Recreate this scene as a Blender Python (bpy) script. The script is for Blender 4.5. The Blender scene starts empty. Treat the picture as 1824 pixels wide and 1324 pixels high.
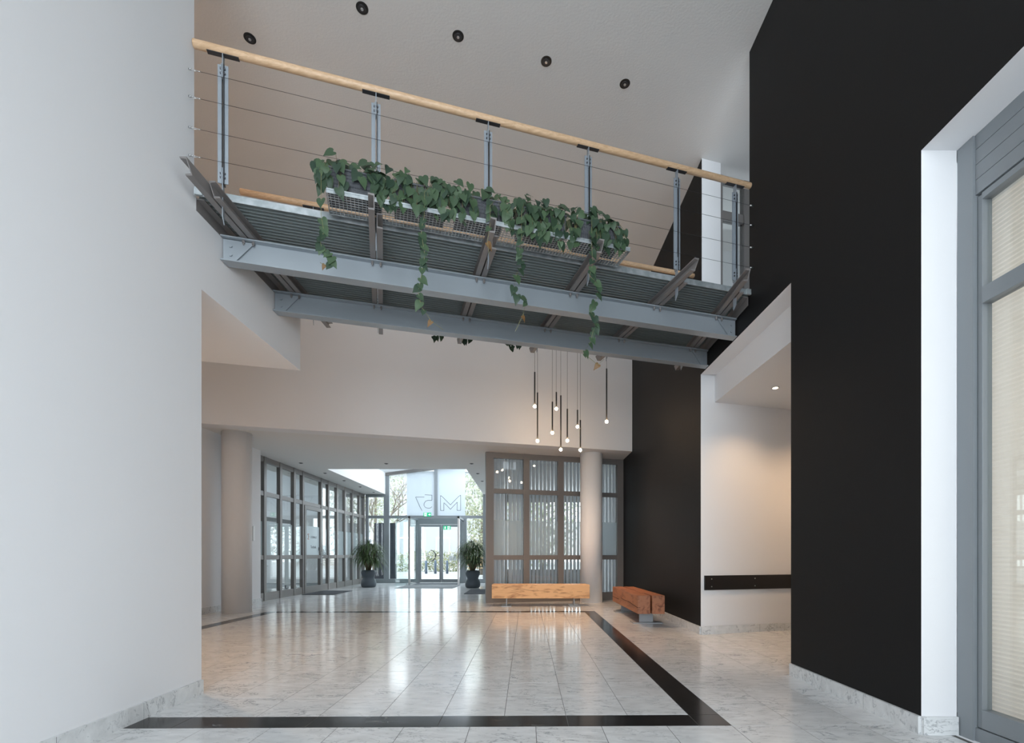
import bpy, math, random
from mathutils import Vector, Matrix
random.seed(7)
S = bpy.context.scene
COL = S.collection
PI = math.pi

# ------------------------------------------------------------------ camera, world, light, exposure
CAMH, F = 1.047, 861.0
cam_d = bpy.data.cameras.new('camera')
cam = bpy.data.objects.new('camera', cam_d); COL.objects.link(cam)
cam.location = (0, 0, CAMH); cam.rotation_euler = (PI/2, 0, 0)
cam_d.sensor_width = 36.0; cam_d.lens = F/1824*36.0
cam_d.shift_x = -(933-912)/1824; cam_d.shift_y = (988-662)/1824
cam_d.clip_start = 0.05; cam_d.clip_end = 300
S.camera = cam
S.view_settings.view_transform = 'Standard'; S.view_settings.look = 'None'
S.view_settings.gamma = 1.0; S.view_settings.use_curve_mapping = False
S.view_settings.exposure = 0.09
S.cycles.max_bounces = 9; S.cycles.diffuse_bounces = 5; S.cycles.glossy_bounces = 4
S.cycles.transparent_max_bounces = 24; S.cycles.transmission_bounces = 6
S.cycles.sample_clamp_indirect = 6.0; S.cycles.caustics_reflective = False; S.cycles.caustics_refractive = False

W = bpy.data.worlds.new('world'); S.world = W; W.use_nodes = True
wn = W.node_tree; bg = wn.nodes['Background']
tc = wn.nodes.new('ShaderNodeTexCoord'); sx = wn.nodes.new('ShaderNodeSeparateXYZ'); cr = wn.nodes.new('ShaderNodeValToRGB')
wn.links.new(tc.outputs['Generated'], sx.inputs[0]); wn.links.new(sx.outputs['Z'], cr.inputs[0])
cr.color_ramp.elements[0].position = 0.0; cr.color_ramp.elements[0].color = (.88, .95, 1.0, 1)
cr.color_ramp.elements[1].position = 1.0; cr.color_ramp.elements[1].color = (.80, .90, 1.0, 1)
wn.links.new(cr.outputs[0], bg.inputs[0]); bg.inputs[1].default_value = 4.3

def area(name, loc, direction, sx_, sy_, power, color, spread=PI):
    d = bpy.data.lights.new(name, 'AREA'); d.shape = 'RECTANGLE'; d.size = sx_; d.size_y = sy_
    d.energy = power; d.color = color; d.spread = spread
    o = bpy.data.objects.new(name, d); COL.objects.link(o); o.location = loc
    o.rotation_euler = Vector(direction).to_track_quat('-Z', 'Y').to_euler()
    return o
DAY = (.80, .91, 1.0)
WARM = (1.0, .66, .38)
def portal(name, loc, direction, sx_, sy_):      # sampling guides in real window openings: they add no light of their own
    o = area(name, loc, direction, sx_, sy_, 1, (1, 1, 1)); o.data.cycles.is_portal = True
portal('window_portal_entrance', (-3.6, 17.9, 2.2), (0, -1, 0), 4.6, 4.4)
portal('window_portal_rear', (-.05, -6.05, 3.15), (0, 1, 0), 4.4, 5.7)
portal('window_portal_side', (2.5, -1.4, 1.9), (-1, 0, 0), 3.2, 3.0)
portal('window_portal_office', (-10.25, 13.4, 1.6), (1, 0, 0), 8.8, 3.2)
portal('window_portal_meeting', (.8, 17.8, 1.7), (0, -1, 0), 3.2, 3.0)
area('daylight_rear_window', (-.05, -5.8, 2.6), (0, 1, 0.0), 4.4, 4.4, 258, DAY)
area('daylight_side_window', (2.42, -1.4, 1.5), (-1, 0, 0), 3.0, 2.0, 55, DAY)
area('daylight_entrance', (-3.4, 17.86, 2.1), (0, -1, 0), 3.6, 3.8, 55, DAY)
area('daylight_meeting_room', (.8, 17.5, 1.9), (0, -1, 0), 2.8, 2.4, 55, DAY)
area('entry_fill_light', (-1.53, 15.2, 3.9), (-1, 0, -.08), 4.4, .8, 150, DAY)  # added cool fill for the entrance passage; the upstand wall has no window
def spot(name, loc, power, color=WARM, ang=120, rad=.04, target=None):
    d = bpy.data.lights.new(name, 'SPOT'); d.energy = power; d.color = color
    d.spot_size = math.radians(ang); d.spot_blend = .8; d.shadow_soft_size = rad
    o = bpy.data.objects.new(name, d); COL.objects.link(o); o.location = loc
    if target: o.rotation_euler = (Vector(target)-Vector(loc)).to_track_quat('-Z', 'Y').to_euler()
    return o

# ------------------------------------------------------------------ materials
def mat(name, col=(.8, .8, .8), rough=.5, metal=0.0, spec=.5, bump=None, emit=None, estr=0):
    m = bpy.data.materials.new(name); m.use_nodes = True
    b = m.node_tree.nodes['Principled BSDF']
    b.inputs['Base Color'].default_value = (*col, 1); b.inputs['Roughness'].default_value = rough
    b.inputs['Metallic'].default_value = metal; b.inputs['Specular IOR Level'].default_value = spec
    if emit: b.inputs['Emission Color'].default_value = (*emit, 1); b.inputs['Emission Strength'].default_value = estr
    N, L = m.node_tree.nodes, m.node_tree.links
    t = N.new('ShaderNodeTexNoise'); g = N.new('ShaderNodeNewGeometry')
    L.new(g.outputs['Position'], t.inputs['Vector'])
    sc, st, dist = bump or (60, .03, .002)
    t.inputs['Scale'].default_value = sc; t.inputs['Detail'].default_value = 3
    bp = N.new('ShaderNodeBump'); bp.inputs['Strength'].default_value = st; bp.inputs['Distance'].default_value = dist
    L.new(t.outputs['Fac'], bp.inputs['Height']); L.new(bp.outputs[0], b.inputs['Normal'])
    return m
def vary(m, c1, c2, scale=6, detail=4, lo=.35, hi=.65, stretch=None, obj=False, distort=0, rnd=False):
    N, L = m.node_tree.nodes, m.node_tree.links; b = N['Principled BSDF']
    if obj: src = N.new('ShaderNodeTexCoord').outputs['Object']
    else: src = N.new('ShaderNodeNewGeometry').outputs['Position']
    if rnd:
        oi = N.new('ShaderNodeObjectInfo'); mu = N.new('ShaderNodeMath'); mu.operation = 'MULTIPLY'; mu.inputs[1].default_value = 57
        L.new(oi.outputs['Random'], mu.inputs[0]); ad = N.new('ShaderNodeVectorMath'); ad.operation = 'ADD'
        L.new(src, ad.inputs[0]); L.new(mu.outputs[0], ad.inputs[1]); src = ad.outputs[0]
    if stretch:
        mp = N.new('ShaderNodeMapping'); mp.inputs['Scale'].default_value = stretch; L.new(src, mp.inputs[0]); src = mp.outputs[0]
    t = N.new('ShaderNodeTexNoise'); t.inputs['Scale'].default_value = scale; t.inputs['Detail'].default_value = detail
    t.inputs['Distortion'].default_value = distort
    L.new(src, t.inputs['Vector'])
    r = N.new('ShaderNodeValToRGB'); r.color_ramp.elements[0].position = lo; r.color_ramp.elements[0].color = (*c1, 1)
    r.color_ramp.elements[1].position = hi; r.color_ramp.elements[1].color = (*c2, 1)
    L.new(t.outputs['Fac'], r.inputs[0]); L.new(r.outputs[0], b.inputs['Base Color'])
    return r

def marble(name, base, vein, rough=.16, dark=False, vert=False):
    m = mat(name, base, rough, spec=.32, bump=(220, .02, .0005))
    N, L = m.node_tree.nodes, m.node_tree.links; b = N['Principled BSDF']
    g = N.new('ShaderNodeNewGeometry'); oi = N.new('ShaderNodeObjectInfo')
    mu = N.new('ShaderNodeMath'); mu.operation = 'MULTIPLY'; mu.inputs[1].default_value = 43
    L.new(oi.outputs['Random'], mu.inputs[0])
    ad = N.new('ShaderNodeVectorMath'); ad.operation = 'ADD'; L.new(g.outputs['Position'], ad.inputs[0]); L.new(mu.outputs[0], ad.inputs[1])
    mp = N.new('ShaderNodeMapping'); mp.inputs['Rotation'].default_value = (.7, .5, .4) if vert else (0, 0, .62); mp.inputs['Scale'].default_value = (1.3, 2.6, 1.8) if vert else (1.0, 2.6, 1.0)
    L.new(ad.outputs[0], mp.inputs[0])
    t1 = N.new('ShaderNodeTexNoise'); t1.inputs['Scale'].default_value = 3.0; t1.inputs['Detail'].default_value = 9
    t1.inputs['Roughness'].default_value = .62; t1.inputs['Distortion'].default_value = 1.3
    L.new(mp.outputs[0], t1.inputs['Vector'])
    r1 = N.new('ShaderNodeValToRGB'); e = r1.color_ramp.elements     # thin veins around the 0.5 level
    e[0].position = .485; e[0].color = (0, 0, 0, 1); e[1].position = .5; e[1].color = (1, 1, 1, 1)
    e2 = r1.color_ramp.elements.new(.518); e2.color = (0, 0, 0, 1)
    L.new(t1.outputs['Fac'], r1.inputs[0])
    t2 = N.new('ShaderNodeTexNoise'); t2.inputs['Scale'].default_value = 7; t2.inputs['Detail'].default_value = 6
    L.new(mp.outputs[0], t2.inputs['Vector'])
    r2 = N.new('ShaderNodeValToRGB'); r2.color_ramp.elements[0].position = .35; r2.color_ramp.elements[1].position = .72
    k = .84 if not dark else 1.5
    r2.color_ramp.elements[0].color = (*[c*k for c in base], 1); r2.color_ramp.elements[1].color = (*base, 1)
    L.new(t2.outputs['Fac'], r2.inputs[0])
    mk = N.new('ShaderNodeMath'); mk.operation = 'MULTIPLY'; L.new(r1.outputs[0], mk.inputs[0])
    t3 = N.new('ShaderNodeTexNoise'); t3.inputs['Scale'].default_value = 2.3; L.new(ad.outputs[0], t3.inputs['Vector'])
    r3 = N.new('ShaderNodeValToRGB'); r3.color_ramp.elements[0].position = (.60 if dark else .42); r3.color_ramp.elements[1].position = (.75 if dark else .62)
    L.new(t3.outputs['Fac'], r3.inputs[0]); L.new(r3.outputs[0], mk.inputs[1])
    mx = N.new('ShaderNodeMix'); mx.data_type = 'RGBA'; L.new(mk.outputs[0], mx.inputs[0]); L.new(r2.outputs[0], mx.inputs[6])
    mx.inputs[7].default_value = (*vein, 1)
    # a second, finer layer of broken veins and small specks
    t4 = N.new('ShaderNodeTexNoise'); t4.inputs['Scale'].default_value = 8.5; t4.inputs['Detail'].default_value = 9
    t4.inputs['Roughness'].default_value = .7; t4.inputs['Distortion'].default_value = .8; L.new(mp.outputs[0], t4.inputs['Vector'])
    r4 = N.new('ShaderNodeValToRGB'); q = r4.color_ramp.elements
    q[0].position = .40; q[0].color = (1, 1, 1, 1); q[1].position = .415; q[1].color = (0, 0, 0, 1)
    m4 = N.new('ShaderNodeMath'); m4.operation = 'MULTIPLY'; m4.inputs[1].default_value = .25 if dark else .42
    L.new(t4.outputs['Fac'], r4.inputs[0]); L.new(r4.outputs[0], m4.inputs[0])
    m5 = N.new('ShaderNodeMix'); m5.data_type = 'RGBA'; L.new(m4.outputs[0], m5.inputs[0]); L.new(mx.outputs[2], m5.inputs[6]); m5.inputs[7].default_value = (*[c*1.6 if not dark else c*.6 for c in vein], 1)
    L.new(m5.outputs[2], b.inputs['Base Color'])
    return m

def glass(name, tint=(.965, .98, .975), refl=.05):
    m = bpy.data.materials.new(name); m.use_nodes = True; N, L = m.node_tree.nodes, m.node_tree.links; N.clear()
    o = N.new('ShaderNodeOutputMaterial'); mx = N.new('ShaderNodeMixShader'); tr = N.new('ShaderNodeBsdfTransparent'); gl = N.new('ShaderNodeBsdfGlossy')
    tr.inputs[0].default_value = (*tint, 1); gl.inputs['Roughness'].default_value = .01; gl.inputs[0].default_value = (1, 1, 1, 1)
    lw = N.new('ShaderNodeLayerWeight'); lw.inputs[0].default_value = .5
    pw = N.new('ShaderNodeMath'); pw.operation = 'POWER'; pw.inputs[1].default_value = 5; L.new(lw.outputs['Facing'], pw.inputs[0])
    ma = N.new('ShaderNodeMath'); ma.operation = 'MULTIPLY_ADD'; ma.inputs[1].default_value = 1-refl; ma.inputs[2].default_value = refl
    L.new(pw.outputs[0], ma.inputs[0]); L.new(ma.outputs[0], mx.inputs[0]); L.new(tr.outputs[0], mx.inputs[1]); L.new(gl.outputs[0], mx.inputs[2])
    L.new(mx.outputs[0], o.inputs[0]); return m
def film(name, col=(.85, .93, .95), clear=.12):
    m = bpy.data.materials.new(name); m.use_nodes = True; N, L = m.node_tree.nodes, m.node_tree.links; N.clear()
    o = N.new('ShaderNodeOutputMaterial'); a = N.new('ShaderNodeMixShader'); b = N.new('ShaderNodeMixShader')
    tr = N.new('ShaderNodeBsdfTransparent'); tl = N.new('ShaderNodeBsdfTranslucent'); df = N.new('ShaderNodeBsdfDiffuse')
    tl.inputs[0].default_value = (*col, 1); df.inputs[0].default_value = (*col, 1)
    a.inputs[0].default_value = .3; L.new(tl.outputs[0], a.inputs[1]); L.new(df.outputs[0], a.inputs[2])
    b.inputs[0].default_value = clear; L.new(a.outputs[0], b.inputs[1]); L.new(tr.outputs[0], b.inputs[2]); L.new(b.outputs[0], o.inputs[0]); return m

M = {}
M['white'] = mat('white_wall_paint', (.775, .775, .785), .85, spec=.2, bump=(140, .12, .002))
M['ceiling'] = mat('ceiling_plaster', (.74, .725, .705), .9, spec=.2, bump=(45, .3, .006))
M['black'] = mat('black_wall_paint', (.0095, .0092, .0095), .6, spec=.22, bump=(120, .15, .002))
M['marble'] = marble('white_marble', (.76, .765, .765), (.20, .21, .225), .14)
M['marble_far'] = M['marble']
M['skirt'] = marble('skirting_marble', (.74, .75, .75), (.13, .14, .15), .3, vert=True)
M['darkstone'] = marble('black_marble', (.014, .013, .013), (.22, .21, .20), .14, dark=True)
M['grout'] = mat('grout', (.13, .127, .122), .95, spec=.05)
M['steel'] = mat('blue_grey_steel_paint', (.32, .355, .385), .38, .25, bump=(30, .04, .002))
M['joist'] = mat('grey_joist_paint', (.22, .205, .20), .42, .2, bump=(30, .05, .002))
M['galv'] = mat('galvanised_steel', (.42, .46, .48), .42, .55, bump=(60, .1, .002)); vary(M['galv'], (.33, .37, .385), (.52, .56, .58), 14)
M['grating'] = mat('deck_grating_steel', (.25, .285, .285), .45, .4, bump=(40, .2, .002))
M['post'] = mat('post_steel', (.33, .37, .41), .4, .4)
M['dark_metal'] = mat('dark_metal', (.055, .055, .06), .45, .5)
M['foot'] = mat('bench_foot_steel', (.34, .36, .38), .45, .5)
M['chrome'] = mat('brushed_metal', (.55, .56, .57), .28, 1.0)
M['frame'] = mat('grey_frame_paint', (.185, .172, .165), .42, .1, bump=(40, .03, .001))
M['frame_cool'] = mat('cool_grey_frame_paint', (.225, .245, .26), .4, .1)
M['beech'] = mat('beech_handrail', (.60, .38, .19), .38); vary(M['beech'], (.56, .36, .21), (.70, .48, .30), 9, 6, stretch=(1, 8, 8), distort=.6)
M['oak'] = mat('pale_oak', (.6, .33, .14), .5, bump=(90, .15, .002))
r = vary(M['oak'], (.40, .19, .075), (.74, .45, .22), 2.6, 9, .30, .50, stretch=(1, 1, 5), distort=1.4, rnd=True)
M['redoak'] = mat('reddish_oak', (.34, .13, .06), .5, bump=(90, .15, .002))
vary(M['redoak'], (.17, .055, .025), (.37, .145, .07), 2.6, 8, .30, .52, stretch=(5, 1, 5), distort=1.0, rnd=True)
M['crack'] = mat('wood_crack', (.05, .02, .01), .9)
M['black_metal'] = mat('pendant_black', (.012, .012, .012), .4)
M['bulb'] = mat('warm_bulb', (1, .8, .6), .4, emit=(1.0, .68, .40), estr=85)
M['lamp'] = mat('warm_downlight', (1, .9, .8), .4, emit=(1.0, .80, .58), estr=9)
M['pot'] = mat('slate_pot', (.045, .058, .072), .5, bump=(40, .1, .003))
M['soil'] = mat('soil', (.03, .02, .014), .95)
M['bark'] = mat('trunk_bark', (.14, .09, .055), .85, bump=(30, .5, .01))
M['palmleaf'] = mat('palm_leaf', (.05, .09, .03), .5); vary(M['palmleaf'], (.03, .06, .022), (.09, .14, .045), 12)
M['leaf'] = mat('ivy_leaf', (.06, .13, .055), .45, spec=.3)
def leafcol(m):
    N, L = m.node_tree.nodes, m.node_tree.links; b = N['Principled BSDF']; oi = N.new('ShaderNodeObjectInfo'); r = N.new('ShaderNodeValToRGB')
    r.color_ramp.elements[0].color = (.022, .044, .028, 1); r.color_ramp.elements[1].color = (.062, .105, .052, 1)
    L.new(oi.outputs['Random'], r.inputs[0]); L.new(r.outputs[0], b.inputs['Base Color'])
leafcol(M['leaf'])
M['dryleaf'] = mat('dry_leaf', (.16, .085, .03), .6)
M['vine'] = mat('vine_stem', (.22, .21, .10), .6)
M['wicker'] = mat('grey_wicker', (.085, .09, .10), .6)
M['mat'] = mat('grey_doormat', (.07, .075, .085), .95, bump=(200, .5, .004))
M['matlight'] = mat('pale_grey_doormat', (.21, .22, .23), .95, bump=(200, .5, .004))
M['glass'] = glass('clear_glass')
M['glass_green'] = glass('greenish_glass', (.93, .975, .97), .06)
M['film'] = film('frosted_film', (.86, .93, .96), .55); M['film_white'] = film('white_frosted_film', (.60, .63, .66), .03)
M['slat'] = film('blind_slat_fabric', (.88, .89, .91), .0)
M['pleat'] = film('cream_pleated_fabric', (.80, .77, .72), .0)
M['green'] = mat('exit_green', (.0, .30, .14), .5, emit=(.02, .55, .25), estr=.6)
M['signwhite'] = mat('sign_white', (.9, .9, .9), .5, emit=(1, 1, 1), estr=.5)
M['rail'] = mat('black_wall_board', (.006, .006, .007), .35, spec=.5)
M['mark'] = mat('grey_outline_print', (.09, .095, .105), .8)
M['rust'] = mat('orange_print', (.5, .2, .08), .7)
M['pave'] = mat('outdoor_paving', (.62, .62, .60), .9); vary(M['pave'], (.27, .27, .26), (.40, .40, .39), 3)
M['render'] = mat('pale_facade_render', (.42, .43, .45), .9)
M['hedge'] = mat('hedge_leaves', (.25, .32, .16), .8); vary(M['hedge'], (.13, .18, .08), (.40, .38, .25), 5)
M['treeleaf'] = mat('spring_foliage', (.42, .46, .30), .8); vary(M['treeleaf'], (.19, .24, .13), (.46, .45, .33), 4)
M['branch'] = mat('pale_bark', (.17, .145, .115), .9)
M['bluegrey'] = mat('blue_grey_panel', (.022, .03, .045), .6)
M['bollard'] = mat('bollard_paint', (.06, .10, .15), .5)
M['woodout'] = mat('outdoor_wood', (.5, .36, .2), .8)
M['officefloor'] = mat('office_carpet', (.25, .26, .27), .9)
M['plastic'] = mat('white_plastic', (.85, .86, .86), .4)

# ------------------------------------------------------------------ mesh helpers
class MB:
    def __init__(s): s.v, s.f, s.m, s.sm = [], [], [], []
    def add(s, vs, fs, mi=0, smooth=False):
        o = len(s.v); s.v += [tuple(p) for p in vs]
        for k, f in enumerate(fs):
            s.f.append(tuple(o+i for i in f)); s.m.append(mi[k] if isinstance(mi, list) else mi); s.sm.append(smooth)
        return s
    def prism(s, poly, z0, z1, mi=0, side=None, cap=None):
        n = len(poly); vs = [(x, y, z0) for x, y in poly]+[(x, y, z1) for x, y in poly]
        fs = [tuple(range(n))[::-1], tuple(range(n, 2*n))]; ms = [mi if cap is None else cap]*2
        for i in range(n):
            j = (i+1) % n; fs.append((i, j, n+j, n+i)); ms.append(mi if side is None else (side[i] if isinstance(side, (list, tuple)) else side))
        return s.add(vs, fs, ms)
    def box(s, x0, x1, y0, y1, z0, z1, mi=0, wall=None):
        # wall=(a,b): faces with normal +-X get a, every other face b
        vs = [(x, y, z) for z in (z0, z1) for y in (y0, y1) for x in (x0, x1)]
        fs = [(0, 2, 3, 1), (4, 5, 7, 6), (0, 1, 5, 4), (2, 6, 7, 3), (0, 4, 6, 2), (1, 3, 7, 5)]
        return s.add(vs, fs, mi if wall is None else [wall[1]]*4+[wall[0]]*2)
    def obox(s, o, a, b, c, mi=0):
        o, a, b, c = map(Vector, (o, a, b, c))   # corner + three edge vectors
        vs = [o+a*i+b*j+c*k for k in (0, 1) for j in (0, 1) for i in (0, 1)]
        return s.add(vs, [(0, 2, 3, 1), (4, 5, 7, 6), (0, 1, 5, 4), (2, 6, 7, 3), (0, 4, 6, 2), (1, 3, 7, 5)], mi)
    def tube(s, pts, r, seg=8, mi=0, cap=True, smooth=True):
        pts = [Vector(p) for p in pts]; n = len(pts); rs = r if isinstance(r, (list, tuple)) else [r]*n
        vs = []; ref = Vector((0, 0, 1))
        for i, p in enumerate(pts):
            d = (pts[min(i+1, n-1)]-pts[max(i-1, 0)]).normalized()
            rf = ref if abs(d.dot(ref)) < .95 else Vector((1, 0, 0))
            a = d.cross(rf).normalized(); b = a.cross(d)
            for k in range(seg):
                t = 2*PI*k/seg; vs.append(p+(a*math.cos(t)+b*math.sin(t))*rs[i])
        fs = [(i*seg+k, i*seg+(k+1) % seg, (i+1)*seg+(k+1) % seg, (i+1)*seg+k) for i in range(n-1) for k in range(seg)]
        s.add(vs, fs, mi, smooth)
        if cap:
            o = len(s.v)-len(vs)
            s.f.append(tuple(o+k for k in range(seg))[::-1]); s.m.append(mi); s.sm.append(False)
            s.f.append(tuple(o+(n-1)*seg+k for k in range(seg))); s.m.append(mi); s.sm.append(False)
        return s
    def lathe(s, prof, c=(0, 0, 0), seg=24, mi=0, smooth=True):
        vs = [(c[0]+r*math.cos(2*PI*k/seg), c[1]+r*math.sin(2*PI*k/seg), c[2]+z) for r, z in prof for k in range(seg)]
        n = len(prof)
        fs = [(i*seg+k, i*seg+(k+1) % seg, (i+1)*seg+(k+1) % seg, (i+1)*seg+k) for i in range(n-1) for k in range(seg)]
        s.add(vs, fs, mi, smooth); o = len(s.v)-len(vs)
        s.f.append(tuple(o+k for k in range(seg))[::-1]); s.m.append(mi); s.sm.append(False)
        s.f.append(tuple(o+(n-1)*seg+k for k in range(seg))); s.m.append(mi); s.sm.append(False)
        return s
    def mesh(s, name, mats, off=(0, 0, 0)):
        me = bpy.data.meshes.new(name)
        me.from_pydata([(x-off[0], y-off[1], z-off[2]) for x, y, z in s.v], [], s.f)
        for m in (mats if isinstance(mats, (list, tuple)) else [mats]): me.materials.append(M[m] if isinstance(m, str) else m)
        me.polygons.foreach_set('material_index', s.m); me.polygons.foreach_set('use_smooth', s.sm); me.update()
        return me
    def build(s, name, mats, parent=None, bevel=0, local=False):
        off = (0, 0, 0)
        if parent is not None and not local: off = base_of(parent)
        o = bpy.data.objects.new(name, s.mesh(name, mats, off)); COL.objects.link(o)
        if parent is not None: o.parent = parent
        if bevel:
            b = o.modifiers.new('bevel', 'BEVEL'); b.width = bevel; b.segments = 2; b.limit_method = 'ANGLE'; b.angle_limit = .7
        return o
def base_of(o):
    p = Vector((0, 0, 0))
    while o is not None: p += o.location; o = o.parent
    return p
def tag(o, label=None, cat=None, group=None, kind=None):
    if label: o['label'] = label
    if cat: o['category'] = cat
    if group: o['group'] = group
    if kind: o['kind'] = kind
    return o
def empty(name, loc=(0, 0, 0), rz=0, label=None, cat=None, group=None, kind=None, parent=None):
    o = bpy.data.objects.new(name, None); COL.objects.link(o); o.location = loc; o.rotation_euler = (0, 0, rz)
    o.empty_display_size = .1; o.parent = parent
    return tag(o, label, cat, group, kind)
def struct(mb, name, mats, label, cat, parent=None, bevel=0):
    return tag(mb.build(name, mats, parent, bevel), label, cat, None, 'structure')
def inst(name, me, parent, loc, rot=(0, 0, 0), sc=1):
    o = bpy.data.objects.new(name, me); COL.objects.link(o); o.parent = parent; o.location = loc; o.rotation_euler = rot
    o.scale = (sc, sc, sc) if not isinstance(sc, tuple) else sc
    return o

# ------------------------------------------------------------------ layout constants (metres, camera at x=0, y=0)
XL, XR = -2.43, 2.314
CEIL = 6.2
SK = math.radians(15.5); SD = (math.cos(SK), math.sin(SK))
ZE = 3.25                         # soffit of the entrance wing
def skew(x, x0, y0): return y0+(x-x0)*math.tan(SK)

# ---- main walls
w = MB()
w.box(-5.8, XL, -6.0, 3.645, 0, 3.70)
w.box(-5.8, XL, -6.0, 3.564, 3.70, 6.5)
struct(w, 'wall_left', 'white', 'tall smooth white wall along the left edge of the hall', 'wall')
w = MB(); w.prism([(-5.8, 3.645), (XL, 3.645), (XL, 5.257), (-5.8, 4.32)], 3.047, 3.70)
struct(w, 'trim_1', 'white', 'white gallery slab beyond the left wall carrying the left end of the footbridge', 'ceiling slab')
w = MB(); w.box(-5.9, -5.58, 3.645, 10.25, 0, 6.5)
struct(w, 'wall_lobby_left', 'white', 'white lobby wall behind the left round column', 'wall')
w = MB(); w.box(-5.9, -5.3, 10.25, 10.33, 0, 3.25)
w = MB()
w.box(XR, 2.52, -6.0, -3.0, 0, 6.5, wall=(0, 1)); w.box(XR, 2.52, .2, .4, 0, 3.4, wall=(0, 1)); w.box(XR, 2.52, -3.0, .4, 3.4, 6.5, wall=(0, 1)); w.box(XR, 2.52, -3.0, .2, 0, .4, wall=(0, 1))
w.box(XR, 2.52, .4, 2.814, 3.40, 6.5, wall=(0, 1))
w.box(XR, 2.52, 2.814, 4.186, 0, 6.5, wall=(0, 1))
w.box(XR, 2.52, 4.186, 6.32, 3.40, 3.72, wall=(0, 1))
w.box(XR, 2.52, 4.186, 4.956, 3.72, 6.5, wall=(0, 1))
ys = lambda x: skew(x, XR, 6.32)
w.prism([(XR, 6.32), (5.2, ys(5.2)), (5.2, 12.2), (XR, 12.2)], 0, 3.72, side=[1, 1, 1, 0], cap=1)
w.prism([(XR, 6.285), (2.593, 6.365), (2.593, 12.2), (XR, 12.2)], 3.72, 6.5, side=[1, 1, 1, 0], cap=1)
struct(w, 'wall_right', ['black', 'white'], 'tall matt black wall on the right with white reveals in its openings', 'wall')
w = MB(); w.box(2.52, 5.2, 3.3, 7.2, 3.055, 3.72)
struct(w, 'ceiling_niche', 'white', 'low white ceiling inside the lit opening in the black wall', 'ceiling')
w = MB(); w.box(5.0, 5.2, 3.3, 7.2, 0, 3.055); w.box(2.52, 5.2, 3.2, 3.4, 0, 3.055)
struct(w, 'wall_niche', 'white', 'white side walls deep inside the opening in the black wall', 'wall')
w = MB(); w.box(-6.0, 5.4, -6.1, 12.2, CEIL, 6.5)
struct(w, 'ceiling', 'ceiling', 'high rough plastered pale ceiling above the footbridge', 'ceiling')
# white wall of the far side, skewed
fx0, fx1 = -5.7, XR
fy = lambda x: skew(x, XR, 10.32)-.06*max(0, (XR-x)/8)
w = MB(); w.prism([(fx0, fy(fx0)), (fx1, fy(fx1)), (fx1, fy(fx1)+.3), (fx0, fy(fx0)+.3)], ZE, CEIL)
struct(w, 'wall_far', 'white', 'upper white wall above the passage to the entrance', 'wall')
# entrance wing ceiling with the raised part
w = MB()
w.prism([(-5.9, fy(-5.9)+.3), (2.5, fy(2.5)+.3), (2.5, 12.48), (-5.9, 12.48)], ZE, ZE+.25)
w.box(-5.9, -5.07, 12.48, 17.9, ZE, ZE+.25)
w.box(-1.48, 2.5, 12.48, 17.9, ZE, ZE+.25)
struct(w, 'ceiling_entrance', 'ceiling', 'flat white ceiling of the entrance passage with small downlights', 'ceiling')
w = MB()
w.box(-5.17, -5.07, 12.48, 17.9, ZE+.25, 5.0); w.box(-1.48, -1.38, 12.48, 17.9, ZE+.25, 5.0); w.box(-5.07, -1.48, 12.38, 12.48, ZE+.25, 5.0)
struct(w, 'trim_2', 'white', 'white upstand walls around the raised roof opening before the entrance', 'wall')
w = MB(); w.add([(-5.17, 12.4, 4.02), (-1.38, 12.4, 4.52), (-1.38, 17.9, 4.52), (-5.17, 17.9, 4.02), (-5.17, 12.4, 4.2), (-1.38, 12.4, 4.7), (-1.38, 17.9, 4.7), (-5.17, 17.9, 4.2)],
    [(0, 3, 2, 1), (4, 5, 6, 7), (0, 1, 5, 4), (1, 2, 6, 5), (2, 3, 7, 6), (3, 0, 4, 7)])
struct(w, 'ceiling_roof', 'white', 'sloping roof over the raised part before the entrance', 'ceiling')

# ---- floor: real tiles laid over a grout bed
def fm(x, y): return (x+.006*(y-3.1), y+.014*x)      # the pattern is laid very slightly off square
T = .4
tile_pos, far_pos = [], []
def put(x0, y0, dx=T, dy=T):
    cx, cy = x0+dx/2, y0+dy/2
    if cx < XL-.25 and cy < 3.5: return
    if cx > XR+.35 and cy < 3.2: return
    (tile_pos if (2.2 < cy < 6.5 and cx > -.69*cy-.5 and cx < 1.1*cy and cx < 5) else far_pos).append((cx, cy))
for i in range(14):
    for j in range(14): put(-4.526+i*T, 3.14+j*T)
for i in range(-3, 18):                      # near strip and everything right of the band
    for j in range(0, 22): put(-4.726+(i)*T-.0, 2.94-(j+1)*T)
for i in range(7):
    for j in range(0, 38): put(1.274+i*T, 2.94+j*T)
for i in range(-4, 0):
    for j in range(0, 15): put(-4.726+i*T, 2.94+j*T)
for i in range(-4, 15):
    for j in range(15, 38): put(-4.726+i*T, 2.94+j*T)
gap = .0017
def tile_mesh(dx, dy, h=.012, g=gap, ch=.0005):
    m = MB(); a, b = dx/2-g, dy/2-g
    def q(x, y, z): return (x+.006*y, y+.014*x, z)
    vs = [q(-a, -b, 0), q(a, -b, 0), q(a, b, 0), q(-a, b, 0)]
    vs += [q(-a, -b, h-ch), q(a, -b, h-ch), q(a, b, h-ch), q(-a, b, h-ch)]
    vs += [q(-a+ch, -b+ch, h), q(a-ch, -b+ch, h), q(a-ch, b-ch, h), q(-a+ch, b-ch, h)]
    fs = [(8, 9, 10, 11)]
    for k in range(4):
        j = (k+1) % 4; fs += [(k, j, 4+j, 4+k), (4+k, 4+j, 8+j, 8+k)]
    return m.add(vs, fs)
floor = empty('floor', (0, 0, -.012), label='polished white marble tile floor with an inlaid black stone frame', cat='floor', kind='structure')
tm = tile_mesh(T, T).mesh('tile', 'marble')
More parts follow.
